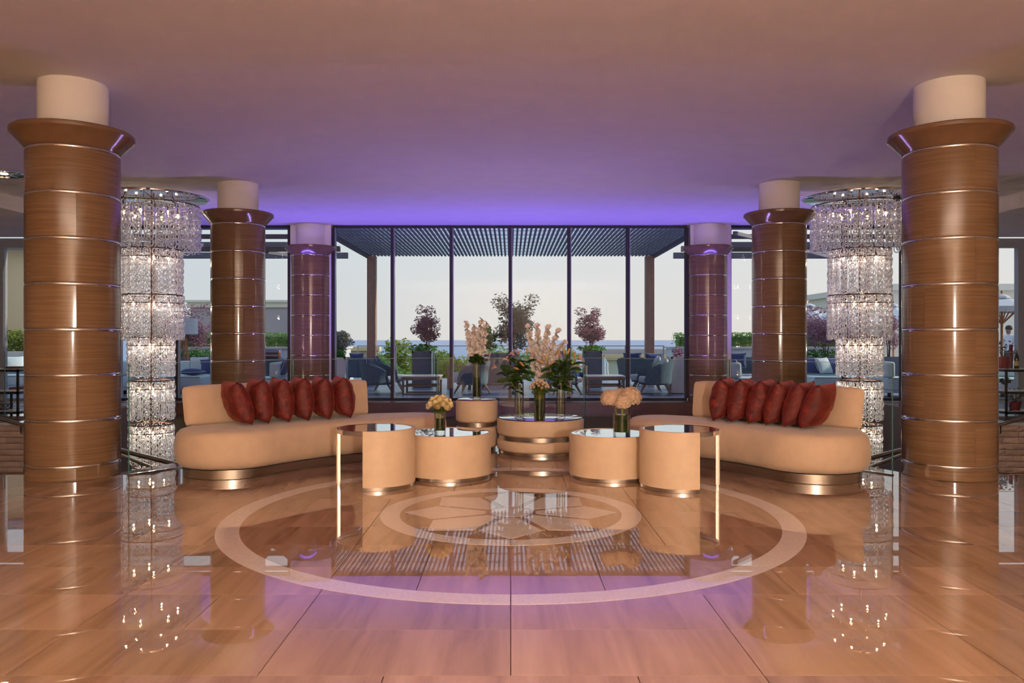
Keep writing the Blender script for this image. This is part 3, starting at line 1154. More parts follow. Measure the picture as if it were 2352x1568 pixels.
def leaf_blade(length, width, curl, mat, name='leaf'):
    pv, pf = petal_patch(length, width, curl, 5, 0.04, 0.3, 0.25)
    return MB().add(pv, pf).mesh(name, mat, 180)


lily_leaf_me = [leaf_blade(0.14, 0.023, -0.7, MATS['lily_leaf']), leaf_blade(0.16, 0.026, -1.1, MATS['lily_leaf']), leaf_blade(0.12, 0.022, 0.3, MATS['lily_leaf'])]
broad_leaf_me = [leaf_blade(0.11, 0.042, -0.6, MATS['vase_leaf']), leaf_blade(0.09, 0.038, 0.5, MATS['vase_leaf'])]


def aim(o, loc, direction, roll=0.0):
    d = Vector(direction).normalized()
    q = d.to_track_quat('Z', 'Y')
    o.matrix_local = Matrix.Translation(loc) @ q.to_matrix().to_4x4() @ Matrix.Rotation(roll, 4, 'Z')


def aim_leaf(o, loc, direction, s=1.0, roll=0.0):
    d = Vector(direction).normalized()
    q = d.to_track_quat('X', 'Z')
    o.matrix_local = Matrix.Translation(loc) @ q.to_matrix().to_4x4() @ Matrix.Rotation(roll, 4, 'X') @ Matrix.Scale(s, 4)


def curve_pts(p0, p1, p2, n=8):
    p0, p1, p2 = Vector(p0), Vector(p1), Vector(p2)
    return [(p0 * (1 - u) ** 2 + p1 * 2 * u * (1 - u) + p2 * u * u) for u in [i / n for i in range(n + 1)]]


def gladiolus(vx, vy, vz, foot, neck, tip, label, group, seed, nfl=15, start=0.50):
    """one flower spike; foot, neck and tip are offsets from the vase base"""
    t = thing('gladiolus_stem', label, 'flower', (vx + foot[0], vy + foot[1], vz + foot[2]), group=group)
    o_ = Vector(foot)
    pts = [p - o_ for p in curve_pts(foot, neck, tip, 10)]
    MB().tube(pts, [0.006 - 0.0035 * i / 10 for i in range(11)], 6).build('stem', MATS['stem_green'], t, 60)
    r_ = random.Random(seed)
    for k in range(nfl):
        u = start + (1 - start) * k / (nfl - 1)
        f = u * 10
        i = min(9, int(f))
        p = pts[i].lerp(pts[i + 1], f - i)
        a = (k % 3 - 1) * 1.25 + r_.uniform(-0.5, 0.5) - math.pi / 2
        d = Vector((math.cos(a) * 0.9, math.sin(a), 0.30 + 0.5 * u * u))
        o = put('floret', glad_me[k % 3], t)
        aim(o, p, d, r_.uniform(0, 6))
        s_ = lerp(0.98, 0.55, max(0.0, (u - 0.5) * 2)) * r_.uniform(0.9, 1.1)
        o.scale = (s_, s_, s_)
    return t


def lily(vx, vy, vz, foot, neck, tip, label, group, seed, heads):
    t = thing('lily_stem', label, 'flower', (vx + foot[0], vy + foot[1], vz + foot[2]), group=group)
    o_ = Vector(foot)
    pts = [p - o_ for p in curve_pts(foot, neck, tip, 10)]
    MB().tube(pts, [0.0045 - 0.0018 * i / 10 for i in range(11)], 6).build('stem', MATS['stem_green'], t, 60)
    r_ = random.Random(seed)
    for k in range(15):
        u = 0.42 + 0.53 * k / 14
        f = u * 10
        i = min(9, int(f))
        p = pts[i].lerp(pts[i + 1], f - i)
        a = k * 2.4 + seed
        o = put('leaf', lily_leaf_me[k % 3], t)
        aim_leaf(o, p, (math.cos(a), math.sin(a) * 0.8, r_.uniform(-0.2, 0.7)), r_.uniform(0.85, 1.2), r_.choice((-1, 1)) * r_.uniform(0.5, 1.3))
    for kind, dx, dz in heads:
        p = pts[-1]
        d = Vector((dx, r_.uniform(-0.35, 0.05), dz)).normalized()
        q = p + d * 0.05
        MB().tube([p, p + d * 0.03 + Vector((0, 0, 0.004)), q], 0.0022, 5).build('flower_stalk', MATS['stem_green'], t, 60)
        o = put('blossom' if kind == 'L' else 'bud', lily_me[seed % 2] if kind == 'L' else bud_me, t)
        aim(o, q, d, r_.uniform(0, 6))
    return t


# the tall narrow table's gladioli
VX, VY, VZ = PX(1095, 9.50), 9.50, 0.5965
vase(VX, VY, VZ, 0.052, 0.425, 'tall clear cylinder vase with dark leaves on the tall narrow table', 0.26)
gl = [((-0.010, 0.005, 0.03), (-0.02, 0, 0.40), (-0.125, 0.0, 0.90)), ((0.0, -0.01, 0.03), (-0.01, 0, 0.45), (-0.03, -0.02, 0.86)),
      ((0.012, 0.0, 0.03), (0.015, 0, 0.5), (0.055, 0.01, 0.94)), ((0.005, 0.012, 0.03), (0.03, 0.0, 0.42), (0.115, -0.02, 0.90))]
gl_lab = ['white gladiolus arching farthest left in the vase on the tall narrow table', 'short white gladiolus second from left on the tall narrow table',
          'tallest upright white gladiolus in the vase on the tall narrow table', 'white gladiolus leaning right in the vase on the tall narrow table']
for k, (a, b, c) in enumerate(gl):
    gladiolus(VX, VY, VZ, a, b, c, gl_lab[k], 'gladioli on the tall narrow table', 20 + k, 12, 0.63)


def leaf_collar(vx, vy, vz, n, rad, label, seed, s=1.0):
    t = thing('foliage_sprig', label, 'foliage', (vx, vy, vz))
    r_ = random.Random(seed)
    MB().tube([(0, 0, -0.10), (0, 0, 0.03)], 0.006, 6).build('stem', MATS['stem_green'], t, 60)
    for k in range(n):
        a = k * 2.399
        o = put('leaf', broad_leaf_me[k % 2], t)
        aim_leaf(o, (rad * math.cos(a) * 0.3, rad * math.sin(a) * 0.3, -0.02 + 0.055 * (k / n)), (math.cos(a), math.sin(a), 0.25 + 1.3 * k / n), s * r_.uniform(0.85, 1.15), r_.uniform(-1.0, 1.0))
    return t


leaf_collar(VX, VY, VZ + 0.435, 16, 0.05, 'collar of dark green leaves at the rim of the tall narrow table vase', 1)

# four vases on the wide low table
WZ = 0.395 + 0.0065
VX, VY = PX(1192.5, 9.20), 9.20
vase(VX, VY, WZ, 0.053, 0.41, 'clear cylinder vase of lilies on the left of the wide low table', 0.30, False, 0.035)
ll = [((-0.02, 0, 0.04), (0.0, 0, 0.40), (-0.215, -0.02, 0.56), [('L', -0.9, 0.35)]), ((0.0, 0.01, 0.04), (-0.02, 0, 0.45), (-0.11, 0.0, 0.60), [('L', -0.3, 0.9), ('B', 0.5, -0.2)]),
      ((0.02, 0, 0.04), (-0.02, 0, 0.5), (-0.03, -0.01, 0.68), [('L', -0.6, 0.8), ('L', 0.2, 1.0), ('B', 0.35, -0.35)]), ((0.01, -0.015, 0.04), (-0.01, 0, 0.48), (0.10, -0.02, 0.68), [('B', -0.1, 1.0), ('L', 0.9, 0.7)])]
ll_lab = ['pink lily stretching far left out of the left lily vase', 'pink lily second from left in the left lily vase', 'pink lily with two open trumpets in the left lily vase', 'lily with a green upright bud at the right of the left lily vase']
for k, (a, b, c, h) in enumerate(ll):
    lily(VX, VY, WZ, a, b, c, ll_lab[k], 'lilies in the left lily vase', 31 + k, h)
VX, VY = PX(1288, 9.15), 9.15
vase(VX, VY, WZ, 0.052, 0.41, 'clear cylinder vase of lily buds on the right of the wide low table', 0.29, False, 0.035)
ll = [((-0.02, 0, 0.04), (0.0, 0, 0.40), (-0.14, -0.02, 0.60), [('B', -0.3, 0.9), ('B', -0.9, 0.5)]), ((0.0, 0.01, 0.04), (-0.02, 0, 0.45), (-0.02, 0.0, 0.66), [('B', 0.0, 1.0), ('B', -0.8, -0.3)]),
      ((0.02, 0, 0.04), (0.0, 0, 0.5), (0.055, -0.01, 0.68), [('B', -0.25, 1.0), ('B', 0.3, 0.8)]), ((0.015, -0.015, 0.04), (0.0, 0, 0.42), (0.15, -0.02, 0.64), [('B', 0.1, 1.0), ('L', 0.8, 0.6)])]
ll_lab = ['lily with closed buds leaning left in the right lily vase', 'lily with one upright green bud in the right lily vase', 'lily with two tall orange buds in the right lily vase', 'lily leaning right with one opening pink trumpet in the right lily vase']
for k, (a, b, c, h) in enumerate(ll):
    lily(VX, VY, WZ, a, b, c, ll_lab[k], 'lilies in the right lily vase', 41 + k, h)
VX, VY = PX(1240, 9.48), 9.48
vase(VX, VY, WZ, 0.068, 0.60, 'tallest clear vase of gladioli at the back of the wide low table', 0.40, True)
gl = [((-0.02, 0.0, 0.03), (-0.03, 0, 0.60), (-0.145, 0.0, 1.06)), ((-0.01, 0.0, 0.03), (0.0, 0, 0.70), (-0.03, 0.02, 1.07)), ((0.0, -0.02, 0.03), (-0.02, -0.05, 0.5), (0.03, -0.06, 0.80)),
      ((0.01, 0.0, 0.03), (0.03, 0, 0.65), (0.10, 0.0, 1.05)), ((0.02, 0.0, 0.03), (0.03, 0, 0.55), (0.22, 0.0, 1.01)), ((0.03, 0.0, 0.03), (0.04, 0, 0.60), (0.30, -0.02, 0.87))]
gl_lab = ['white gladiolus farthest left in the tallest vase', 'tallest white gladiolus in the middle of the tallest vase', 'short white gladiolus low in front in the tallest vase',
          'white gladiolus just right of the middle of the tallest vase', 'white gladiolus leaning right in the tallest vase', 'lowest white gladiolus bending far right in the tallest vase']
for k, (a, b, c) in enumerate(gl):
    gladiolus(VX, VY, WZ, a, b, c, gl_lab[k], 'gladioli in the tallest vase', 60 + k, 17, 0.46)


def rose_mesh(name, mat, R, seed, n=9):
    b = MB()
    r_ = random.Random(seed)
    for L, (rad, tilt, cnt) in enumerate(((1.0, 0.95, 5), (0.80, 0.55, 5), (0.60, 0.28, 4), (0.38, 0.10, 3))):
        for k in range(cnt):
            a = 2 * math.pi * (k + 0.37 * L) / cnt + r_.uniform(-0.15, 0.15)
            g, fs = [], []
            N = 4
            for i in range(N + 1):
                for j in range(N + 1):
                    u, v = i / N, -1 + 2 * j / N
                    half = 1.0 * math.pi / cnt * 1.25
                    th = a + v * half
                    ph = -0.9 + (1.35 + 0.15 * L) * u        # from under the bloom to its rim
                    rr = R * rad * (math.cos(ph) ** 0.6 if math.cos(ph) > 0 else 0.1) * (1 + 0.16 * u ** 3 * tilt)
                    zz = R * (0.72 * math.sin(ph) + 0.10 * L) - R * 0.12 * (v * v) * u
                    g.append((rr * math.cos(th), rr * math.sin(th), zz))
            for i in range(N):
                for j in range(N):
                    fs.append((i * 5 + j, (i + 1) * 5 + j, (i + 1) * 5 + j + 1, i * 5 + j + 1))
            b.add(g, fs)
    return b.mesh(name, mat, 180)


rose_me = [rose_mesh('bloom', MATS['rose_petal'], 0.036, k) for k in range(2)]
spray_me = [rose_mesh('bloom', MATS['spray_rose_petal'], 0.017, 5 + k) for k in range(2)]
stemshape = {}


def dome(vx, vy, vz, z_rim, n, rx, rz, me, name, label, group, r_head, cat='flower', low=0.08):
    """a tight dome of blooms, each on its own stem into the vase"""
    r_ = random.Random(n)
    for k in range(n):
        f = (k + 0.5) / n
        pol_ = math.acos(1 - f * (1 - low))
        az = k * 2.39996
        p = Vector((rx * math.sin(pol_) * math.cos(az), rx * math.sin(pol_) * math.sin(az), z_rim + rz * math.cos(pol_) + r_head * 0.4))
        foot = Vector((p.x * 0.35, p.y * 0.35, 0.03))
        neck = Vector((p.x * 0.3, p.y * 0.3, z_rim - 0.01))
        t = thing(name, label, cat, (vx + foot.x, vy + foot.y, vz + foot.z), group=group)
        MB().tube([q - foot for q in curve_pts(foot, neck, p, 5)], 0.0022, 5).build('stem', MATS['stem_green'], t, 60)
        o = put('bloom', me[k % len(me)], t)
        aim(o, p - foot, (p.x * 1.2, p.y * 1.2, (p.z - z_rim) + 0.05), r_.uniform(0, 6))


VX, VY = PX(1239, 8.92), 8.92
vase(VX, VY, WZ, 0.064, 0.30, 'leaf-lined glass vase of spray roses at the front of the wide low table', 0.24, True)
dome(VX, VY, WZ, 0.345, 26, 0.105, 0.085, spray_me, 'spray_rose', 'small cream spray rose in the front vase of the wide low table', 'spray roses in the front vase', 0.017)


def leaf_ball(b, n, c, rad, size, seed, zmin=-9.0):
    r_ = random.Random(seed)
    for k in range(n):
        while True:
            d = Vector((r_.uniform(-1, 1), r_.uniform(-1, 1), r_.uniform(-1, 1)))
            if 0.1 < d.length < 1:
                break
        p = Vector(c) + Vector((d.x * rad[0], d.y * rad[1], d.z * rad[2]))
        if p.z < zmin:
            continue
        leaf_quad(b, p, size * r_.uniform(0.7, 1.3), r_)


def leaf_quad(b, p, s, r_):
    q = Matrix.Rotation(r_.uniform(0, 6.28), 3, 'Z') @ Matrix.Rotation(r_.uniform(-1.3, 1.3), 3, 'X') @ Matrix.Rotation(r_.uniform(-1.0, 1.0), 3, 'Y')
    b.add([p + q @ Vector((-s, 0, 0)), p + q @ Vector((0, -s * 0.5, s * 0.12)), p + q @ Vector((s, 0, 0)), p + q @ Vector((0, s * 0.5, s * 0.12))], [(0, 1, 2, 3)])


b = MB()
leaf_ball(b, 260, (0, 0, 0.0), (0.10, 0.10, 0.055), 0.014, 5)
o = stuff(tag(b.build('rose_foliage', MATS['lily_leaf'], None, None, (VX, VY, WZ + 0.325)), 'small dark leaves under the spray roses on the wide low table', 'foliage'))

# cream roses on the low left table
VX, VY, VZ = PX(1010.5, 7.58), 7.58, 0.4165
vase(VX, VY, VZ, 0.056, 0.205, 'short clear vase lined with dark leaves on the low left drum table', 0.145, True)
dome(VX, VY, VZ, 0.225, 19, 0.108, 0.095, rose_me, 'cream_rose', 'cream rose in the dome bouquet on the low left drum table', 'cream roses on the low left drum table', 0.036)
b = MB()
leaf_ball(b, 120, (0, 0, 0.0), (0.075, 0.075, 0.03), 0.016, 6)
stuff(tag(b.build('rose_foliage', MATS['lily_leaf'], None, None, (VX, VY, VZ + 0.215)), 'dark leaves under the cream roses on the low left drum table', 'foliage'))

# hydrangeas on the low right table
VX, VY, VZ = PX(1428, 7.50), 7.50, 0.4115
vase(VX, VY, VZ, 0.081, 0.265, 'wide clear vase with a folded leaf on the low right drum table', 0.185, True)


def hydrangea(dx, dy, dz, r, label, seed):
    foot = Vector((dx * 0.25, dy * 0.3, 0.03))
    t = thing('hydrangea', label, 'flower', (VX + foot.x, VY + foot.y, VZ + foot.z), group='hydrangeas on the low right drum table')
    p = Vector((dx, dy, dz)) - foot
    MB().tube(curve_pts((0, 0, 0), (p.x * 0.1, p.y * 0.1, 0.19), p, 6), 0.005, 6).build('stem', MATS['stem_green'], t, 60)
    b = MB()
    r_ = random.Random(seed)
    n = 170
    b.lathe([(0, -r * 0.62), (r * 0.6, -r * 0.5), (r * 0.86, 0), (r * 0.6, r * 0.6), (0, r * 0.8)], 12)
    for k in range(n):
        f = (k + 0.5) / n
        zc = 1 - f * 1.62
        az = k * 2.39996
        d = Vector((math.sqrt(max(0, 1 - zc * zc)) * math.cos(az), math.sqrt(max(0, 1 - zc * zc)) * math.sin(az), zc))
        c = Vector((d.x * r, d.y * r, d.z * r * 0.92)) * r_.uniform(0.92, 1.07)
        u = d.orthogonal().normalized()
        u = Matrix.Rotation(r_.uniform(0, 6), 3, d) @ u
        w = d.cross(u)
        s_ = 0.0135 * r_.uniform(0.85, 1.2)
        for q in range(4):
            a = q * math.pi / 2
            e = u * math.cos(a) + w * math.sin(a)
            f2 = u * -math.sin(a) + w * math.cos(a)
            b.add([c, c + e * s_ + f2 * s_ * 0.55 + d * s_ * 0.30, c + e * s_ * 1.45 + d * s_ * r_.uniform(-0.1, 0.35), c + e * s_ - f2 * s_ * 0.55 + d * s_ * 0.30], [(0, 1, 2, 3)])
    stuff(b.build('florets', MATS['hydrangea_petal'], t, None, p))


hydrangea(-0.105, 0.0, 0.335, 0.088, 'left pale peach hydrangea head on the low right drum table', 1)
hydrangea(0.085, 0.02, 0.345, 0.100, 'right pale peach hydrangea head on the low right drum table', 2)
hydrangea(0.00, -0.07, 0.305, 0.074, 'small front hydrangea head on the low right drum table', 3)
hydrangea(0.01, 0.09, 0.345, 0.085, 'hydrangea head half hidden at the back on the low right drum table', 4)

# ---------------------------------------------------------------- chandeliers
def ring_unit(R, r):
    """one glass ring standing upright and facing +x, with a small hooked link through it"""
    b = MB()
    b.torus(R, r, 14, 5, Matrix.Rotation(math.pi / 2, 3, 'Y'))
    b.torus(R * 0.46, r * 0.9, 9, 4, Matrix.Rotation(math.pi / 2 - 0.5, 3, 'Y') @ Matrix.Rotation(0.6, 3, 'X'))
    return b


#        radius  z_top  z_bottom  columns  ring radius  bulbs
TIERS = [(0.775, 3.60, 2.82, 27, 0.070, 6), (0.492, 2.84, 2.08, 21, 0.060, 4), (0.505, 2.06, 1.32, 21, 0.060, 4),
         (0.365, 1.34, 0.62, 16, 0.058, 4), (0.360, 0.60, -0.13, 16, 0.058, 4), (0.350, -0.15, -0.86, 16, 0.058, 4), (0.300, -0.88, -1.5, 12, 0.058, 4)]
ring_cache = {}


def chandelier(x, y, label, turn):
    t = thing('glass_ring_chandelier', label, 'chandelier', (x, y, -1.55), group='tiered glass-ring chandeliers')
    zb = 1.55
    rings = []
    for ti, (R, z1, z0, n, rr, nb) in enumerate(TIERS):
        MB().torus(R, 0.011, 40, 6).build('hoop', MATS['bronze'], t, 60, (0, 0, z1 + zb))
        if ti:
            MB().torus(R * 0.98, 0.009, 40, 6).build('hoop', MATS['bronze'], t, 60, (0, 0, z1 + zb - 0.14))
        b = MB()
        for k in range(4):
            a = turn + k * math.pi / 2
            b.tube([(0, 0, z1 + zb + 0.09), (R * 0.5 * math.cos(a), R * 0.5 * math.sin(a), z1 + zb + 0.03), (R * math.cos(a), R * math.sin(a), z1 + zb)], 0.008, 6)
        b.build('spider_arm', MATS['bronze'], t, 60)
        for k in range(nb):
            a = turn + 0.35 + 2 * math.pi * k / nb
            rb = R * 0.55
            MB().tube([(rb * math.cos(a), rb * math.sin(a), z1 + zb - 0.005), (rb * math.cos(a), rb * math.sin(a), z1 + zb - 0.11)], 0.016, 8).build('lamp_holder', MATS['bronze'], t, 60)
            o = put('bulb', bulb_me, t, (rb * math.cos(a), rb * math.sin(a), z1 + zb - 0.11))
            l_ = lamp('chandelier_bulb_light', 'POINT', (rb * math.cos(a), rb * math.sin(a), z1 + zb - 0.21), 13.0 / nb, (1.0, 0.84, 0.70), shadow_soft_size=0.014)
            l_.parent = t
        pitch = 0.0925
        rows = int((z1 - z0) / pitch)
        for c in range(n):
            a = turn + 2 * math.pi * c / n
            for q in range(rows):
                z = z1 - 0.06 - q * pitch
                rings.append((R * math.cos(a), R * math.sin(a), z + zb, a, rr, (c * 7 + q * 13 + ti) % 5))
    # rings facing the camera stay single parts, the far ones are joined
    rings.sort(key=lambda g: (g[1] - (0.0 if g[2] - zb > 0.6 else -0.45)))
    for gx, gy, gz, a, rr, v in rings[:300]:
        if rr not in ring_cache:
            ring_cache[rr] = ring_unit(rr, rr * 0.165).mesh('glass_ring', MATS['ring_glass'], 180)
        o = put('glass_ring', ring_cache[rr], t, (gx, gy, gz), a)
        o.rotation_euler = (0.12 * (v - 2), 0.10 * (v - 2), a + 0.12 * (v - 2))
    b = MB()
    for gx, gy, gz, a, rr, v in rings[300:]:
        u = ring_unit(rr, rr * 0.165)
        Mx = Matrix.Translation((gx, gy, gz)) @ Matrix.Rotation(a + 0.12 * (v - 2), 4, 'Z') @ Matrix.Rotation(0.10 * (v - 2), 4, 'Y')
        b.add([Mx @ Vector(p) for p in u.v], u.f)
    stuff(b.build('ring_strands', MATS['ring_glass'], t, 180))
    MB().tube([(0, 0, 0.0), (0, 0, CEIL + zb - 0.03)], 0.014, 8).build('rod', MATS['bronze'], t, 60)
    MB().lathe([(0, CEIL + zb - 0.03), (0.88, CEIL + zb - 0.03), (0.915, CEIL + zb - 0.02), (0.92, CEIL + zb - 0.002)], 64).build('ceiling_mirror', MATS['chrome'], t, 40)
    return t


bulb_me = MB().lathe([(0, -0.075), (0.008, -0.066), (0.017, -0.045), (0.020, -0.028), (0.014, -0.008), (0.010, 0.0)], 10).mesh('bulb', MATS['bulb_glow'], 180)
chandelier(PX(348, 13.7), 13.7, 'tall tiered chandelier of clear glass rings on the left, by the left column', 0.2)
chandelier(PX(1974, 13.7), 13.7, 'tall tiered chandelier of clear glass rings on the right, by the right column', 0.5)

t = thing('ceiling_downlight', 'round crystal ceiling light at the far upper left, chrome ring flush with the ceiling', 'light', (PX(8, 11.62), 11.62, CEIL - 0.04))
MB().lathe([(0.27, 0.0), (0.30, 0.004), (0.30, 0.039), (0.25, 0.039)], 40).build('chrome_ring', MATS['chrome'], t, 40)
MB().lathe([(0.0, 0.034), (0.27, 0.034)], 40).build('mirror_plate', MATS['chrome'], t, 40)
for k in range(24):
    a = k * math.pi / 12
    b = MB()
    b.beam((0.07 * math.cos(a), 0.07 * math.sin(a), 0.018), (0.25 * math.cos(a), 0.25 * math.sin(a), 0.010), 0.026, 0.014)
    b.build('crystal', MATS['chrome'] if k % 2 else MATS['black_metal'], t)
MB().lathe([(0, 0.0), (0.05, 0.004), (0.06, 0.03)], 16).build('lamp_glow', MATS['bulb_glow'], t, 60)


# ---------------------------------------------------------------- side shelves indoors, beyond the stair void
def shelf_rack(x0, x1, y0, y1, label):
    t = thing('shelf_rack', label, 'shelf', (x0, y0, 0))
    w, d = x1 - x0, y1 - y0
    for ax in (0, w):
        for ay in (0, d):
            MB().box(ax - 0.016, ax + 0.016, ay - 0.016, ay + 0.016, 0, 0.80).build('post', MATS['black_metal'], t)
    for z in (0.06, 0.40, 0.775):
        o = MB().box(-0.016, w + 0.016, -0.016, d + 0.016, z - 0.02, z + 0.02).build('shelf', MATS['black_metal'], t)
        MB().box(0.02, w - 0.02, 0.02, d - 0.02, z + 0.02, z + 0.03).build('shelf_board', MATS['marble_grey'], o)
    return t


shelf_rack(PX(-60, 13.5), PX(41, 13.5), 13.5, 13.95, 'black metal rack with three shelves by the left window, behind the stone wall')
o = MB().bbox(-0.14, 0.14, -0.10, 0.10, 0, 0.035, 0.004, 1).build('tray', MATS['dark_wood'], None, None, (PX(34, 13.7), 13.72, 0.806))
tag(o, 'dark flat tray on the top shelf of the left black rack', 'tray')
o = tag(MB().box(-0.09, 0.09, -0.07, 0.07, 0, 0.02).build('book', MATS['paper_white'], None, None, (PX(300, 16.8), 16.85, 0.0)), 'white booklet lying on the dark ledge left of the left chandelier', 'book')
b = MB()
for k in range(9):
    a = k * 0.7
    b.tube([(0.13 * math.cos(a), 0.13 * math.sin(a), 0.10), (0.10 * math.cos(a + 0.5), 0.10 * math.sin(a + 0.5), 0.03), (0.05 * math.cos(a + 1.2), 0.05 * math.sin(a + 1.2), 0.006)], 0.006, 5)
b.torus(0.13, 0.006, 24, 5, Matrix.Identity(3))
for i in range(len(b.v) - 24 * 5, len(b.v)):
    b.v[i] = (b.v[i][0], b.v[i][1], b.v[i][2] + 0.10)
tag(b.build('wire_bowl', MATS['bronze'], None, 60, (PX(38, 13.7) - 0.22, 13.72, 0.091)), 'open wire bowl on the bottom shelf of the left black rack', 'bowl')
shelf_rack(PX(2311, 13.5), PX(2420, 13.5), 13.5, 13.95, 'black metal rack with three shelves by the right window, behind the stone wall')


def pot_plant(x, y, z, r, h, leaf, label, potmat, seed, lr=0.13, n=90):
    t = thing('potted_plant', label, 'plant', (x, y, z))
    MB().lathe([(0, 0), (r * 0.72, 0), (r, h), (r * 0.9, h), (r * 0.86, h - 0.02), (0, h - 0.02)], 20).build('pot', MATS[potmat], t, 40)
    b = MB()
    r_ = random.Random(seed)
    for k in range(7):
        a = k * 0.9
        b.tube([(0, 0, h - 0.02), (0.4 * lr * math.cos(a), 0.4 * lr * math.sin(a), h + 0.5 * lr), (lr * 0.8 * math.cos(a), lr * 0.8 * math.sin(a), h + lr)], 0.004, 4)
    b.build('stems', MATS['bark'], t, 60)
    b = MB()
    leaf_ball(b, n, (0, 0, h + lr * 0.75), (lr, lr, lr * 0.8), 0.028, seed)
    stuff(b.build('foliage', MATS[leaf], t))
    return t


pot_plant(PX(2318, 13.6) - 0.02, 13.72, 0.806, 0.105, 0.20, 'dark_leaf', 'plant in a dark red pot on top of the right black rack', 'red_pot', 3, 0.2, 70)
pot_plant(PX(2316, 13.6) + 0.02, 13.72, 0.431, 0.05, 0.09, 'lily_leaf', 'small potted plant on the middle shelf of the right black rack', 'planter_pale', 4, 0.09, 60)
pot_plant(PX(2345, 13.6) - 0.01, 13.74, 0.091, 0.10, 0.14, 'dark_leaf', 'plant in a red pot on the bottom shelf of the right black rack', 'red_pot', 5, 0.16, 90)
t = thing('wine_bottle', 'dark green bottle with a pale label on top of the right black rack', 'bottle', (PX(2335, 13.6), 13.6, 0.806))
MB().lathe([(0, 0), (0.037, 0.0), (0.038, 0.01), (0.038, 0.18), (0.030, 0.215), (0.015, 0.25), (0.014, 0.315), (0, 0.315)], 18).build('glass', MATS['bottle_glass'], t, 50)
MB().lathe([(0.0385, 0.05), (0.0388, 0.05), (0.0388, 0.13), (0.0385, 0.13)], 18).build('paper_label', MATS['gold_label'], t, 50)
t = thing('red_candle', 'red pillar candle behind the bottle on the right black rack', 'candle', (PX(2318, 13.9) + 0.03, 13.9, 0.806))
MB().lathe([(0, 0), (0.03, 0), (0.03, 0.40), (0.024, 0.41), (0, 0.405)], 16).build('wax', MATS['red_pot'], t, 50)
MB().tube([(0, 0, 0.405), (0, 0, 0.42)], 0.003, 5).build('wick', MATS['black_metal'], t)
t = thing('black_figurine', 'small black stemmed ornament on the bottom shelf of the right black rack', 'ornament', (PX(2304, 13.6) + 0.12, 13.6, 0.091))
MB().lathe([(0, 0), (0.04, 0), (0.042, 0.008), (0.008, 0.016), (0.007, 0.06), (0.022, 0.08), (0.018, 0.10), (0, 0.105)], 14).build('turned_body', MATS['black_metal'], t, 50)

# ---------------------------------------------------------------- terrace, sea, sky side
struct(MB().box(-22, 22, 17.36, 27.3, -0.3, -0.02).build('floor_terrace', MATS['deck_boards']))
struct(MB().box(-120, 120, 27.31, 130, -6.2, -6.0).build('floor_garden', MATS['garden_soil']))
struct(MB().add([(-26000, 130, -26), (26000, 130, -26), (26000, 45000, -26), (-26000, 45000, -26)], [(0, 1, 2, 3)]).build('floor_sea', MATS['sea_water']))
DZ = -0.02
# deck boards near the window, one by one
bd = MB().box(-5.2, 5.2, 0.004, 0.141, -0.012, 0.004).mesh('deck_board', MATS['deck_boards'])
fl_t = bpy.data.objects['floor_terrace']
for k in range(40):
    put('deck_board', bd, fl_t, (0, 17.42 + k * 0.145, DZ))
DZ = -0.016

# pergola
t = thing('pergola', 'slatted timber pergola on two posts over the terrace outside the central window', 'pergola', (0, 20.5, DZ))
sl = MB().box(-0.023, 0.023, -3.05, 3.05, 3.78, 3.82).mesh('slat', MATS['pergola_slat'])
for k in range(80):
    put('slat', sl, t, (-4.11 + k * 0.104, 0, 0))
cb = MB().box(-4.2, 4.2, -0.03, 0.03, 3.825, 3.91).mesh('cross_beam', MATS['pergola_beam'])
for k in range(9):
    put('cross_beam', cb, t, (0, -2.9 + k * 0.72, 0))
for s_ in (-1, 1):
    x = s_ * 4.05
    p = MB().bbox(x - 0.125, x + 0.125, 2.62, 2.87, 0, 3.755, 0.008, 1).build('post', MATS['pergola_post'], t)
    x = s_ * 4.19
    MB().box(x - 0.03, x + 0.03, -3.05, 3.05, 3.70, 3.84).build('edge_beam', MATS['pergola_slat'], t)
MB().box(-4.15, 4.15, -3.05, 3.05, 3.8205, 3.8245).build('canvas_cover', MATS['canvas_roof'], t)
# beams of the side canopies
for s_, nm in ((-1, 'left'), (1, 'right')):
    t = thing('canopy_frame', 'level dark beams of the terrace canopy outside the %s side window' % nm, 'canopy', (s_ * 7.2, 20.0, DZ))
    for k, (yy, zz, h) in enumerate(((-2.2, 3.78, 0.08), (-1.2, 3.70, 0.10), (-0.2, 3.62, 0.12), (1.0, 3.64, 0.14), (2.0, 3.56, 0.16))):
        MB().box(-2.7, 2.7, yy - 0.06, yy + 0.06, zz, zz + h).build('beam', MATS['pergola_beam' if k % 2 else 'pergola_slat'], t)
    MB().beam((-2.2, -2.2, 3.70), (1.6, 2.0, 3.60), 0.08).build('brace', MATS['pergola_slat'], t)
    for xx in (s_ * 2.65,):
        MB().box(xx - 0.05, xx + 0.05, 1.95, 2.05, 0.0, 3.56).build('post', MATS['pergola_post'], t)


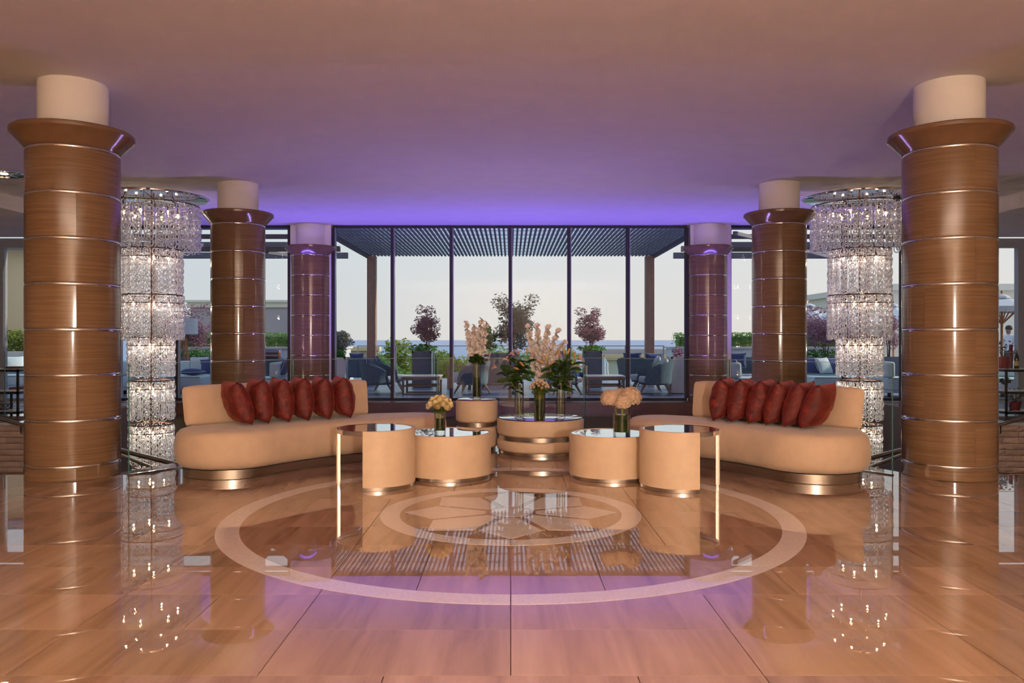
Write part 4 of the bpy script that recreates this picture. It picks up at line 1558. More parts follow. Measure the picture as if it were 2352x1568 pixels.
# ---- seating prototypes
def armchair_parts(t, seat_mat):
    b = MB()
    n = 28
    prof_in, prof_out = [], []
    rings = []
    for i in range(n + 1):
        a = math.radians(-126 + 252 * i / n)            # 0 = back (-x side is the back), front opens to +x
        k = 0.5 + 0.5 * math.cos(a)                      # 1 at the back, ~0.2 at the arm ends
        ztop = 0.42 + 0.36 * min(1.0, max(0.0, (k - 0.16) / 0.72)) ** 0.62
        if i in (0, n):
            ztop = 0.34
        ex, ey = 0.385, 0.40
        dx, dy = -math.cos(a), math.sin(a)
        sc = 1.0
        sec = []
        fl = 0.10 + 0.06 * k
        for (rr, z) in ((1.0, 0.27), (1.0 + fl * 0.35, lerp(0.27, ztop, 0.5)), (1.0 + fl, ztop - 0.012), (1.0 + fl + 0.015, ztop + 0.012), (1.0 + fl - 0.035, ztop + 0.018), (1.0 + fl - 0.07, ztop - 0.012), (1.0 + fl * 0.35 - 0.07, lerp(0.27, ztop, 0.5)), (0.92, 0.27)):
            sec.append((dx * ex * rr, dy * ey * rr, z))
        rings.append(sec)
    b.loft(rings)
    b.build('woven_shell', MATS['rope_weave'], t, 60)
    MB().lathe([(0, 0.235), (0.36, 0.235), (0.375, 0.25), (0.375, 0.28), (0, 0.28)], 28).build('seat_frame', MATS['rope_weave'], t, 50)
    MB().bbox(-0.26, 0.40, -0.31, 0.31, 0.282, 0.42, 0.045, 3).build('seat_cushion', MATS[seat_mat], t, 60)
    for sx in (-1, 1):
        for sy in (-1, 1):
            MB().loft([[(sx * 0.24 + q * 0.030, sy * 0.24 + w * 0.030, 0.235) for q, w in ((-1, -1), (1, -1), (1, 1), (-1, 1))],
                       [(sx * 0.36 + q * 0.014, sy * 0.32 + w * 0.014, 0.0) for q, w in ((-1, -1), (1, -1), (1, 1), (-1, 1))]]).build('leg', MATS['teak_grey'], t)


arm_proto = []


def armchair(px, y, face, label, s=1.0):
    x = PX(px, y)
    if not arm_proto:
        t = thing('woven_armchair', label, 'chair', (x, y, DZ), math.radians(face), 'woven terrace armchairs')
        armchair_parts(t, 'cushion_grey')
        arm_proto.append(t)
    else:
        t = copy_tree(arm_proto[0])
        t.location = (x, y, DZ)
        t.rotation_euler = (0, 0, math.radians(face))
        t['label'] = label
    t.scale = (s, s, s)
    return t


cush_blue = pillow_mesh('scatter_cushion', 0.22, 0.22, 0.085, MATS['cushion_blue'], 1, 0.008, 10)
cush_pale = pillow_mesh('scatter_cushion', 0.24, 0.24, 0.095, MATS['cushion_pale'], 2, 0.008, 10)
cush_long = pillow_mesh('scatter_cushion', 0.27, 0.20, 0.085, MATS['cushion_blue'], 3, 0.008, 10)


def piping(parent, a, b, mat):
    pts = []
    for s_ in range(0, 33):
        q = s_ / 8.0
        k = int(q) % 4
        f = (q - int(q)) * 2 - 1
        u, v = ((f, -1), (1, f), (-f, 1), (-1, -f))[k]
        pts.append((a * u * (1 - 0.10 * (1 - v * v) * abs(u) ** 3), b * v * (1 - 0.10 * (1 - u * u) * abs(v) ** 3), 0))
    MB().tube(pts, 0.007, 5, False).build('piping', MATS[mat], parent, 60)


def cushion(me, loc, face, tilt, label, a=0.22, b=0.22, pipe='piping_white', flat=False):
    """upright cushion whose face looks along `face` degrees, leaning back by tilt"""
    o = put('scatter_cushion', me)
    if flat:
        R = Matrix.Rotation(math.radians(face), 4, 'Z')
    else:
        R = Matrix.Rotation(math.radians(face), 4, 'Z') @ Matrix.Rotation(math.radians(90 - tilt), 4, 'Y') @ Matrix.Rotation(math.radians(90), 4, 'Z')
    o.matrix_world = Matrix.Translation(loc) @ R
    tag(o, label, 'cushion', 'terrace scatter cushions')
    piping(o, a, b, pipe)
    return o


# central terrace: left group, centre pair, right group
armchair(868, 19.35, 10, 'dark woven armchair nearest the window, left of the left coffee table')
armchair(893, 20.5, 6, 'dark woven armchair behind the nearest left one, beside the left coffee table')
armchair(822, 23.2, 100, 'dark woven armchair seen from behind beside the left pergola post')
armchair(1084, 19.35, 165, 'dark woven armchair between the left coffee table and the gladiolus vase')
armchair(1293, 19.35, 15, 'dark woven armchair beside the right coffee table, half behind the lilies')
armchair(1505, 19.35, 170, 'dark woven armchair nearest the window, right of the right coffee table')
armchair(1484, 20.5, 174, 'dark woven armchair behind the nearest right one, beside the right coffee table')
armchair(1452, 23.7, 80, 'dark woven armchair at the back left of the right pergola post')
armchair(1500, 22.5, 100, 'dark woven armchair at the back right, in front of the right pergola post')


def up(px, y, z):
    return (PX(px, y), y, z + DZ)


cushion(cush_blue, up(845, 19.35, 0.68), 10, 14, 'dark blue cushion on the nearest left woven armchair')
cushion(cush_blue, up(868, 20.5, 0.70), 6, 14, 'dark blue cushion on the second left woven armchair')
cushion(cush_blue, up(820, 23.0, 0.72), 80, 10, 'dark blue cushion on the woven armchair by the left pergola post')
cushion(cush_pale, up(1525, 19.35, 0.66), 170, 14, 'pale grey cushion on the nearest right woven armchair')
cushion(cush_pale, up(1508, 20.5, 0.68), 174, 14, 'pale grey cushion on the second right woven armchair')
cushion(cush_long, up(1452, 23.55, 0.74), 80, 8, 'dark blue cushion on the back left woven armchair of the right group', 0.27, 0.20)
cushion(cush_long, up(1502, 22.35, 0.74), 100, 8, 'dark blue cushion on the woven armchair before the right pergola post', 0.27, 0.20)


def coffee_table(px, y, label):
    t = thing('coffee_table', label, 'table', (PX(px, y), y, DZ), group='terrace coffee tables')
    MB().bbox(-0.47, 0.47, -0.42, 0.42, 0.42, 0.45, 0.005, 1).build('stone_top', MATS['marble_grey'], t)
    MB().box(-0.455, 0.455, -0.405, 0.405, 0.345, 0.42).build('apron', MATS['teak_grey'], t)
    for sx in (-1, 1):
        for sy in (-1, 1):
            MB().box(sx * 0.42 - 0.025, sx * 0.42 + 0.025, sy * 0.37 - 0.025, sy * 0.37 + 0.025, 0, 0.345).build('leg', MATS['teak_grey'], t)
    for sy in (-1, 1):
        MB().box(-0.395, 0.395, sy * 0.37 - 0.02, sy * 0.37 + 0.02, 0.0, 0.03).build('floor_rail', MATS['teak_grey'], t)
        MB().box(-0.395, 0.395, sy * 0.37 - 0.02, sy * 0.37 + 0.02, 0.19, 0.23).build('stretcher', MATS['teak_grey'], t)
    return t


coffee_table(970, 19.45, 'low stone-topped coffee table between the left woven armchairs')
coffee_table(1388, 19.45, 'low stone-topped coffee table between the right woven armchairs')


def lounge_chair(px, y, face, label, wood, cush):
    t = thing('slatted_lounge_chair', label, 'chair', (PX(px, y), y, DZ), math.radians(face), 'slatted timber lounge chairs')
    for s_ in (-1, 1):
        MB().beam((0.36, s_ * 0.36, 0), (0.36, s_ * 0.36, 0.60), 0.06).build('front_leg', MATS[wood], t)
        MB().beam((-0.30, s_ * 0.36, 0), (-0.48, s_ * 0.36, 0.98), 0.06).build('back_post', MATS[wood], t)
        MB().box(-0.42, 0.40, s_ * 0.36 - 0.04, s_ * 0.36 + 0.04, 0.58, 0.62).build('armrest', MATS[wood], t)
    for z in (0.55, 0.69, 0.83, 0.95):
        xx = -0.30 - 0.18 * z / 0.98
        MB().box(xx - 0.015, xx + 0.015, -0.36, 0.36, z - 0.025, z + 0.025).build('back_slat', MATS[wood], t)
    MB().box(-0.36, 0.38, -0.35, 0.35, 0.24, 0.30).build('seat_frame', MATS[wood], t)
    MB().bbox(-0.34, 0.36, -0.32, 0.32, 0.302, 0.43, 0.04, 3).build('seat_cushion', MATS[cush], t, 60)
    b = MB()
    b.bbox(-0.07, 0.07, -0.31, 0.31, -0.28, 0.28, 0.05, 3)
    o = b.build('back_cushion', MATS[cush], t, 60, (-0.27, 0, 0.74))
    o.rotation_euler = (0, math.radians(-12), 0)
    return t


lounge_chair(1073, 21.6, 150, 'slatted timber lounge chair with pale blue cushions left of the central planter', 'teak_grey', 'cushion_pale')
lounge_chair(1303, 21.6, 30, 'slatted timber lounge chair with blue cushions right of the central planter', 'teak_grey', 'cushion_blue')
lounge_chair(640, 25.2, 70, 'warm teak lounge chair with navy back beyond the left side window', 'teak_warm', 'cushion_blue')
# side bays
armchair(613, 21.8, 180, 'dark woven armchair seen between the two left rear columns')
armchair(628, 23.0, 185, 'dark woven armchair behind another between the two left rear columns')
armchair(1710, 20.9, 260, 'dark woven armchair nearer the glass between the two right rear columns')
armchair(1693, 24.2, 90, 'dark woven armchair far back between the two right rear columns')
cushion(cush_long, up(1690, 21.0, 0.78), 80, 12, 'dark blue cushion on the armchair between the two right rear columns', 0.27, 0.20)


def outdoor_sofa(x0, x1, y0, y1, label, back='y', backs=True, h=0.42):
    t = thing('terrace_sofa', label, 'sofa', ((x0 + x1) / 2, (y0 + y1) / 2, DZ), group='pale blue terrace sofas')
    w, d = (x1 - x0) / 2, (y1 - y0) / 2
    for sx in (-1, 1):
        for sy in (-1, 1):
            MB().box(sx * (w - 0.1) - 0.03, sx * (w - 0.1) + 0.03, sy * (d - 0.1) - 0.03, sy * (d - 0.1) + 0.03, 0, 0.10).build('foot', MATS['black_metal'], t)
    MB().bbox(-w, w, -d, d, 0.10, 0.16, 0.015, 1).build('base', MATS['cushion_grey'], t, 60)
    n = max(1, round(2 * w / 0.95))
    for k in range(n):
        a0, a1 = -w + 2 * w * k / n + 0.004, -w + 2 * w * (k + 1) / n - 0.004
        c = MB().bbox(a0, a1, -d, d, 0.161, h, 0.035, 3).build('seat_cushion', MATS['cushion_pale'], t, 60)
        MB().tube([(a0 + 0.03, -d + 0.002, h - 0.02), (a1 - 0.03, -d + 0.002, h - 0.02)], 0.007, 5).build('piping', MATS['piping_dark'], c)
    if backs:
        if back == 'y':
            MB().bbox(-w, w, d - 0.20, d, h + 0.002, h + 0.34, 0.05, 3).build('backrest', MATS['cushion_pale'], t, 60)
        elif back == 'x+':
            MB().bbox(w - 0.20, w, -d, d, h + 0.002, h + 0.36, 0.05, 3).build('backrest', MATS['cushion_pale'], t, 60)
        elif back == 'x-':
            MB().bbox(-w, -w + 0.20, -d, d, h + 0.002, h + 0.36, 0.05, 3).build('backrest', MATS['cushion_pale'], t, 60)
    return t


outdoor_sofa(-9.3, -7.55, 19.4, 21.1, 'pale blue terrace sofa under the tripod lamp, right of the left chandelier')
cushion(cush_long, (PX(440, 19.7), 19.75, 0.42 + 0.10 + DZ), 8, 0, 'navy cushion lying flat on the pale sofa right of the left chandelier', 0.27, 0.20, flat=True)
cushion(cush_pale, (PX(456, 20.4), 20.45, 0.66 + DZ), -70, 20, 'pale cushion leaning on the sofa right of the left chandelier', 0.24, 0.24, 'piping_dark')
cushion(cush_blue, (PX(473, 20.4), 20.5, 0.63 + DZ), -55, 20, 'upright blue cushion beside the middle left column', 0.22, 0.22)
outdoor_sofa(-6.6, -5.45, 18.6, 19.6, 'pale terrace seat between the two left rear columns', 'x+')
cushion(cush_blue, (PX(658, 19.0) - 0.06, 19.05, 0.65 + DZ), 180, 22, 'navy cushion on the pale seat between the two left rear columns', 0.22, 0.22)
outdoor_sofa(5.2, 6.55, 18.6, 19.6, 'pale terrace seat between the two right rear columns', 'x-')
cushion(cush_blue, (PX(1676, 19.0) + 0.16, 19.0, 0.65 + DZ), 0, 22, 'navy cushion on the pale seat between the two right rear columns', 0.22, 0.22)
outdoor_sofa(7.3, 9.0, 19.2, 20.9, 'pale blue terrace sofa left of the right chandelier')
cushion(cush_blue, (PX(1866, 20.2), 20.35, 0.65 + DZ), -100, 22, 'left blue cushion on the sofa beside the middle right column', 0.22, 0.22)
cushion(cush_pale, (PX(1895, 20.0), 20.1, 0.66 + DZ), -65, 28, 'pale cushion leaning on the sofa beside the right chandelier', 0.24, 0.24, 'piping_dark')
cushion(cush_blue, (PX(1922, 20.0), 20.25, 0.65 + DZ), -80, 22, 'right blue cushion half behind the right chandelier', 0.22, 0.22)
outdoor_sofa(8.6, 10.0, 18.2, 18.95, 'pale blue terrace sofa seen from behind, right of the right chandelier', 'x-', True, 0.45)
outdoor_sofa(-11.2, -9.2, 18.4, 19.3, 'pale blue terrace sofa seen from behind, left of the left chandelier', 'x+', True, 0.45)
outdoor_sofa(-14.0, -11.6, 20.0, 21.2, 'pale blue terrace sofa at the far left edge')
cushion(cush_pale, (PX(22, 20.3), 20.5, 0.68 + DZ), -60, 22, 'large pale cushion on the far left terrace sofa', 0.24, 0.24, 'piping_dark')
cushion(cush_blue, (PX(44, 21.6), 20.7, 0.68 + DZ), -80, 22, 'dark cushion on the far left terrace sofa by the column', 0.22, 0.22)
outdoor_sofa(11.2, 13.8, 18.2, 19.4, 'pale grey terrace sofa at the far right edge')
t = thing('maroon_chair', 'dark pink chair at the far left edge beside the black rack', 'chair', (PX(-22, 13.2), 14.3, 0), 0)
MB().bbox(-0.25, 0.25, -0.25, 0.25, 0.36, 0.46, 0.03, 2).build('seat', MATS['maroon_cloth'], t, 60)
MB().bbox(0.18, 0.27, -0.25, 0.25, 0.45, 0.86, 0.03, 2).build('backrest', MATS['maroon_cloth'], t, 60)
for sx in (-1, 1):
    for sy in (-1, 1):
        MB().box(sx * 0.21 - 0.015, sx * 0.21 + 0.015, sy * 0.21 - 0.015, sy * 0.21 + 0.015, 0, 0.36).build('leg', MATS['black_metal'], t)

# floor lamp on the terrace
t = thing('tripod_lamp', 'tripod lamp with pale drum shade and warm wooden legs right of the left chandelier', 'lamp', (PX(424, 22.0), 22.0, DZ))
MB().lathe([(0.33, 1.47), (0.35, 1.47), (0.33, 1.90), (0.31, 1.90)], 32, closed=True).build('shade', MATS['lamp_shade'], t, 40)
MB().tube([(0, 0, 1.28), (0, 0, 1.62)], 0.015, 8).build('stem', MATS['polished_steel'], t, 60)
for k in range(3):
    a = math.radians(-35 + k * 120)
    MB().tube([(0.04 * math.cos(a), 0.04 * math.sin(a), 1.34), (0.36 * math.cos(a), 0.36 * math.sin(a), 0.0)], 0.032, 8).build('leg', MATS['teak_warm'], t, 60)
MB().tube([(0, 0, 1.26), (0, 0, 1.36)], 0.07, 12).build('hub', MATS['teak_warm'], t, 60)


# ---- planters, trees and hedges
def planter(px, y, w, d, h, mat, label, name='planter_box'):
    t = thing(name, label, 'planter', (PX(px, y), y, DZ))
    b = MB()
    b.box(-w / 2, w / 2, -d / 2, d / 2, 0.02, h - 0.06)
    b.build('box', MATS[mat], t)
    b = MB()
    for x0, x1, y0, y1 in ((-w / 2, w / 2, -d / 2, -d / 2 + 0.04), (-w / 2, w / 2, d / 2 - 0.04, d / 2), (-w / 2, -w / 2 + 0.04, -d / 2, d / 2), (w / 2 - 0.04, w / 2, -d / 2, d / 2)):
        b.box(x0, x1, y0, y1, h - 0.06, h)
    b.build('rim', MATS[mat], t)
    MB().box(-w / 2 + 0.03, w / 2 - 0.03, -d / 2 + 0.03, d / 2 - 0.03, 0.0, 0.02).build('foot', MATS['black_metal'], t)
    MB().box(-w / 2 + 0.041, w / 2 - 0.041, -d / 2 + 0.041, d / 2 - 0.041, h - 0.059, h - 0.02).build('soil', MATS['bark'], t)
    return t


def shrub(x, y, z, rx, rz, n, size, leaf, label, seed, trunk=0.0, clusters=30, cat='tree', name='maple_tree', trunks=3, spiky=0.0, group=None):
    """leafy crown centred rz+trunk above z, on thin stems"""
    t = thing(name, label, cat, (x, y, z), group=group)
    r_ = random.Random(seed)
    b = MB()
    cz = trunk + rz
    cl = []
    for k in range(clusters):
        while True:
            d = Vector((r_.uniform(-1, 1), r_.uniform(-1, 1), r_.uniform(-1, 1)))
            if 0.25 < d.length < 1.0:
                break
        cl.append(Vector((d.x * rx * 0.8, d.y * rx * 0.8, cz + d.z * rz * 0.85)))
    for k in range(int(spiky)):
        a = r_.uniform(0, 6.28)
        cl.append(Vector((rx * 0.75 * math.cos(a), rx * 0.5 * math.sin(a), cz + rz * r_.uniform(0.85, 1.15))))
    for c in cl:
        leaf_ball(b, n // len(cl), c, (rx * 0.42, rx * 0.42, rz * 0.30), size, r_.randrange(9999), 0.02)
    stuff(b.build('foliage', MATS[leaf], t))
    b = MB()
    for k in range(trunks):
        a = k * 2.1 + seed
        b.tube([(0.03 * math.cos(a), 0.03 * math.sin(a), 0), (0.10 * rx * math.cos(a), 0.10 * rx * math.sin(a), trunk + rz * 0.3), (0.35 * rx * math.cos(a), 0.35 * rx * math.sin(a), cz + rz * 0.3)], [0.018, 0.013, 0.006], 6)
    for k, c in enumerate(cl[::3]):
        b.tube([(0, 0, trunk + rz * 0.35), c], 0.006, 4)
    b.build('trunk', MATS['bark'], t, 60)
    return t


def ground_leaves(x, y, z, rx, ry, rz, n, size, leaf, label, seed, name='ground_foliage'):
    b = MB()
    leaf_ball(b, n, (0, 0, rz * 0.8), (rx, ry, rz), size, seed, 0.0)
    return stuff(tag(b.build(name, MATS[leaf], None, None, (x, y, z)), label, 'foliage'))


PY = 22.3
planter(971, PY, 0.54, 0.54, 1.0, 'planter_dark', 'tall dark planter of the left maple, behind the left coffee table')
shrub(PX(982, PY), PY, 0.985 + DZ, 0.42, 0.48, 3000, 0.034, 'maple_leaf', 'purple-leaved maple in the left dark planter', 2, 0.22, 34, spiky=2)
ground_leaves(PX(973, PY), PY, 0.985 + DZ, 0.40, 0.34, 0.12, 260, 0.05, 'bright_leaf', 'bright green leaves at the foot of the left maple', 3)
planter(1360, PY, 0.50, 0.50, 1.0, 'planter_dark', 'tall dark planter of the right maple, behind the right coffee table')
shrub(PX(1357, PY), PY, 0.985 + DZ, 0.42, 0.44, 3000, 0.034, 'maple_leaf', 'purple-leaved maple in the right dark planter', 4, 0.20, 34, spiky=3)
ground_leaves(PX(1358, PY), PY, 0.985 + DZ, 0.40, 0.34, 0.10, 260, 0.05, 'bright_leaf', 'bright green leaves at the foot of the right maple', 5)
CPY = 23.4
planter(1142, CPY, 1.25, 0.7, 0.92, 'planter_dark', 'wide dark planter at the centre of the terrace')
shrub(PX(1182, CPY), CPY, 0.90 + DZ, 0.66, 0.74, 5200, 0.040, 'dark_leaf', 'large dark grey-green tree in the central planter', 6, 0.10, 48, spiky=3)
shrub(PX(1112, CPY - 0.1), CPY - 0.1, 0.90 + DZ, 0.42, 0.40, 1800, 0.036, 'hedge_leaf', 'green bush on the left of the central planter', 7, 0.0, 12, 'bush', 'green_bush')
planter(781, 18.9, 0.31, 0.31, 0.90, 'planter_pale', 'tall pale planter against the window beside the far left column')
ground_leaves(PX(779, 18.9), 18.9, 0.88 + DZ, 0.15, 0.14, 0.10, 60, 0.07, 'bright_leaf', 'dark green leaves in the tall pale planter by the far left column', 8)
planter(1553, 19.6, 0.34, 0.5, 0.90, 'planter_pale', 'tall pale planter against the window beside the far right column')
ground_leaves(PX(1557, 19.6), 19.6, 0.88 + DZ, 0.14, 0.2, 0.14, 60, 0.05, 'maple_leaf', 'purple leaves in the tall pale planter by the far right column', 9)

# pale boxed-in ends of the terrace with hedges, and the shrubs on them
for s_, nm, x0, x1 in ((-1, 'left', -12.0, -5.4), (1, 'right', 5.25, 12.0)):
    t = thing('parapet_block', 'pale rendered parapet with a capping ledge at the %s of the terrace' % nm, 'wall', ((x0 + x1) / 2, 26.4, DZ))
    w = (x1 - x0) / 2
    MB().box(-w, w, -0.5, 0.5, 0.0, 1.03).build('wall_body', MATS['planter_pale'], t)
    MB().box(-w - 0.06, w + 0.06, -0.56, 0.56, 1.03, 1.09).build('capping', MATS['white_render'], t)
    b = MB()
    hw = w - 0.15
    b.box(-hw + 0.12, hw - 0.12, -0.25, 0.25, 0.0, 0.32)
    r_ = random.Random(40 + s_)
    for k in range(6500):
        p = Vector((r_.uniform(-hw, hw), r_.uniform(-0.36, 0.36), r_.uniform(0.045, 0.46)))
        if abs(p.y) > 0.2 or p.z > 0.28:
            leaf_quad(b, p, 0.042 * r_.uniform(0.7, 1.2), r_)
    stuff(tag(b.build('clipped_hedge', MATS['hedge_leaf'], None, None, ((x0 + x1) / 2 - s_ * 0.0, 26.4, 1.092 + DZ)), 'clipped green hedge on top of the %s parapet' % nm, 'hedge'))
shrub(PX(785, 24.6), 24.6, 0.75, 0.46, 0.48, 2600, 0.036, 'dark_leaf', 'dark maple at the left end of the central window', 12, 0.05, 16)
planter(785, 24.6, 0.6, 0.6, 0.78, 'planter_pale', 'pale planter of the dark maple at the left end of the central window')

# long planters with maples beyond the side windows
for s_, nm, px, y, rx, pw in ((-1, 'left', 452, 24.3, 0.85, 3.6), (1, 'right', 1885, 24.0, 1.0, 5.6)):
    t = planter(px + (60 if s_ > 0 else 0), y, pw, 0.6, 0.80, 'planter_dark', 'long dark planter beyond the %s side window' % nm)
    shrub(PX(px, y) + s_ * 0.25 - 0.1, y, 0.78 + DZ, rx, 0.62, 4200, 0.042, 'maple_leaf', 'purple maple in the long planter beyond the %s side window' % nm, 15 + s_, 0.22, 26, spiky=2)
    ground_leaves(PX(px, y), y, 0.78 + DZ, 1.6, 0.3, 0.13, 700, 0.05, 'bright_leaf', 'low green plants in the long planter beyond the %s side window' % nm, 18 + s_)
shrub(PX(415, 22.9), 23.1, 0.0, 0.30, 0.30, 160, 0.04, 'maple_leaf', 'small dark-leaved sapling behind the tripod lamp', 23, 1.45, 6, 'tree', 'maple_sapling')
shrub(PX(2052, 24.0), 24.3, 0.78 + DZ, 0.42, 0.66, 1300, 0.036, 'maple_leaf', 'narrow purple maple between the right chandelier and nearest right column', 24, 0.15, 12)
shrub(PX(2376, 21.8), 21.9, 0.45 + DZ, 0.35, 0.55, 900, 0.036, 'maple_leaf', 'dark red maple cut by the right edge', 25, 0.35, 10)
planter(2376, 21.9, 0.5, 0.5, 0.48, 'planter_dark', 'dark planter under the red maple at the right edge')

# terrace rail
t = thing('terrace_rail', 'glass terrace rail with a thin metal top along the sea side', 'railing', (0, 27.1, DZ))
for k in range(8):
    a0, a1 = -5.2 + k * 1.3, -5.2 + (k + 1) * 1.3
    MB().box(a0 + 0.02, a1 - 0.02, -0.005, 0.005, 0.05, 1.07).build('pane', MATS['rail_glass'], t)
for k in range(9):
    MB().box(-5.2 + k * 1.3 - 0.015, -5.2 + k * 1.3 + 0.015, -0.02, 0.02, 0, 1.09).build('post', MATS['pale_frame'], t)
MB().box(-5.22, 5.22, -0.025, 0.025, 1.09, 1.12).build('top_rail', MATS['pale_frame'], t)

# garden beyond the rail
far = [(918, 36, 0.95, 1.9, 'bush_leaf', 'round sunlit yellow-green tree beyond the rail, right of the left pergola post'), (1000, 38, 1.5, 1.6, 'bush_leaf', 'sunlit green tree beyond the rail behind the left maple'),
       (882, 31, 0.9, 1.3, 'hedge_leaf', 'deep green bush beyond the rail beside the left pergola post'), (935, 30, 0.9, 0.8, 'hedge_leaf', 'low green bush beyond the rail between pergola post and left planter'),
       (1060, 37, 1.5, 1.6, 'bush_leaf', 'yellow-green tree beyond the rail behind the left lounge chair'), (1120, 33, 1.3, 1.9, 'hedge_leaf', 'green tree beyond the rail behind the central planter'),
       (1285, 36, 1.0, 1.9, 'bush_leaf', 'sunlit yellow-green tree beyond the rail behind the tallest gladioli'), (1245, 33, 1.2, 1.5, 'hedge_leaf', 'green tree beyond the rail right of the central tree')]
tops = [776, 792, 800, 845, 803, 775, 772, 790]
for k, ((px, y, rx, rz, lf, lab), ty) in enumerate(zip(far, tops)):
    top = PZ(ty, y)
    h = top + 6.0
    shrub(PX(px, y), y, -6.0, rx, rz, 5000, 0.085, lf, lab, 50 + k, h - 2 * rz, 22, 'tree', 'garden_tree', 1, group='trees beyond the rail')
t = thing('garden_wall', 'pale stone wall with a coping beyond the rail, left of the left pergola post', 'wall', (PX(828, 40), 40, -6.0))
MB().box(-1.4, 0.9, -0.2, 0.2, 0, 6.75).build('wall_body', MATS['stone_far'], t)
MB().box(-1.5, 1.0, -0.3, 0.3, 6.75, 6.95).build('coping', MATS['cream_render'], t)
t = thing('garden_pavilion', 'low pale flat-roofed building beyond the rail behind the right armchairs', 'building', (PX(1440, 46), 46, -6.0))
MB().box(-2.1, 4.5, 0, 5, 0, 6.15).build('wall_body', MATS['white_render'], t)
MB().box(-2.4, 4.8, -0.3, 5.3, 6.15, 6.45).build('roof_slab', MATS['cream_render'], t)
MB().box(-2.0, 4.4, 0.4, 4.6, 6.45, 6.75).build('roof_upstand', MATS['grey_render'], t)
MB().box(-0.7, 0.0, -0.02, 0.01, 3.6, 4.6).build('window', MATS['window_frame'], t)
t = thing('closed_parasol', 'closed pale parasol beyond the rail beside the right maple', 'umbrella', (PX(1388, 29), 29, -6.0))
MB().tube([(0, 0, 0), (0, 0, 6.75)], 0.025, 8).build('pole', MATS['teak_warm'], t, 60)
b = MB()
rings = []
for z, r in ((5.35, 0.20), (5.8, 0.17), (6.25, 0.12), (6.45, 0.13), (6.5, 0.09), (6.68, 0.02)):
    rings.append([(r * (1 + 0.18 * math.cos(8 * a)) * math.cos(a), r * (1 + 0.18 * math.cos(8 * a)) * math.sin(a), z) for a in [2 * math.pi * k / 32 for k in range(32)]])
b.loft(rings).build('folded_canopy', MATS['canvas_pale'], t, 60)


# parasols on the right
def parasol(px, y, ztop, R, label, zrim=None):
    t = thing('garden_parasol', label, 'umbrella', (PX(px, y), y, DZ), group='open pale parasols')
    zr = zrim or ztop - 0.55
    MB().tube([(0, 0, 0.0), (0, 0, ztop + 0.05)], 0.032, 10).build('pole', MATS['teak_warm'], t, 60)
    b = MB()
    n = 8
    vs_ = [(0, 0, ztop)] + [(R * math.cos(2 * math.pi * k / n), R * math.sin(2 * math.pi * k / n), zr) for k in range(n)]
    vs_ += [(R * math.cos(2 * math.pi * k / n), R * math.sin(2 * math.pi * k / n), zr - 0.14) for k in range(n)]
    b.add(vs_, [(0, 1 + k, 1 + (k + 1) % n) for k in range(n)] + [(1 + k, 1 + n + k, 1 + n + (k + 1) % n, 1 + (k + 1) % n) for k in range(n)])
    b.build('canopy', MATS['canvas_pale'], t)
    MB().lathe([(0, ztop + 0.10), (R * 0.2, ztop + 0.01), (R * 0.22, ztop - 0.04)], 8).build('vent_cap', MATS['canvas_pale'], t)
    MB().lathe([(0, ztop + 0.18), (0.03, ztop + 0.15), (0.03, ztop + 0.11), (0.012, ztop + 0.09)], 10).build('finial', MATS['teak_warm'], t, 60)
    hub = zr - 0.42
    for k in range(n):
        a = 2 * math.pi * k / n
        MB().beam((0.03 * math.cos(a), 0.03 * math.sin(a), hub), (R * 0.55 * math.cos(a), R * 0.55 * math.sin(a), lerp(ztop, zr, 0.55) - 0.03), 0.025).build('strut', MATS['teak_warm'], t)
    return t


parasol(1858, 30.4, 2.62, 1.2, 'farther pale parasol at the left, beside the middle right column')
parasol(1945, 27.6, 2.52, 1.3, 'large pale parasol behind the right chandelier')
parasol(2052, 30.2, 2.62, 0.95, 'pale parasol between the right chandelier and the nearest right column')
parasol(2301, 20.6, 2.42, 0.95, 'pale parasol with wooden pole right of the nearest right column', 2.16)
parasol(2428, 23.4, 2.35, 0.95, 'pale parasol cut off by the right edge')

# neighbouring buildings
t = thing('neighbour_house', 'sunlit cream house wall with an overhanging roof at the far left', 'building', (-15.4, 26.0, -6.0))
MB().box(-5, 1.5, -2.5, 0.2, 0, 9.95).build('wall_body', MATS['cream_render'], t)
MB().box(-5.4, 1.7, -2.9, 0.4, 9.95, 10.2).build('roof_slab', MATS['grey_render'], t)
for k in range(2):
    MB().box(-3.4 + k * 2.2, -2.2 + k * 2.2, -2.54, -2.49, 7.6, 9.0).build('window', MATS['window_frame'], t)
planter(30, 22.3, 3.0, 0.6, 1.0, 'white_render', 'white parapet planter before the cream house at the far left')
ground_leaves(PX(30, 22.3), 22.3, 0.97 + DZ, 1.4, 0.28, 0.36, 2200, 0.05, 'bush_leaf', 'sunlit yellow-green hedge before the cream house at the far left', 71, 'hedge_strip')
t = thing('grey_building', 'flat-roofed lavender-grey building with a white cornice behind the left columns', 'building', (-17.0, 48.0, -6.0))
MB().box(-2.3, 3.9, 0, 8, 0, 9.25).build('wall_body', MATS['grey_render'], t)
MB().box(-2.45, 4.05, -0.15, 8.15, 9.25, 9.55).build('cornice', MATS['white_render'], t)
MB().box(-2.65, 4.25, -0.35, 8.35, 9.55, 9.68).build('roof_edge', MATS['white_render'], t)
MB().box(3.9, 4.9, -0.6, 1.0, 0, 8.55).build('side_wing', MATS['cream_render'], t)
MB().box(3.91, 5.05, -0.75, 1.1, 8.55, 8.95).build('side_cornice', MATS['white_render'], t)
MB().box(-5.0, -2.3, 0.4, 8, 0, 8.75).build('low_wing', MATS['white_render'], t)
t = thing('white_building', 'pale blue-white building wall behind the parasol at the far right', 'building', (19.2, 31.5, -6.0))
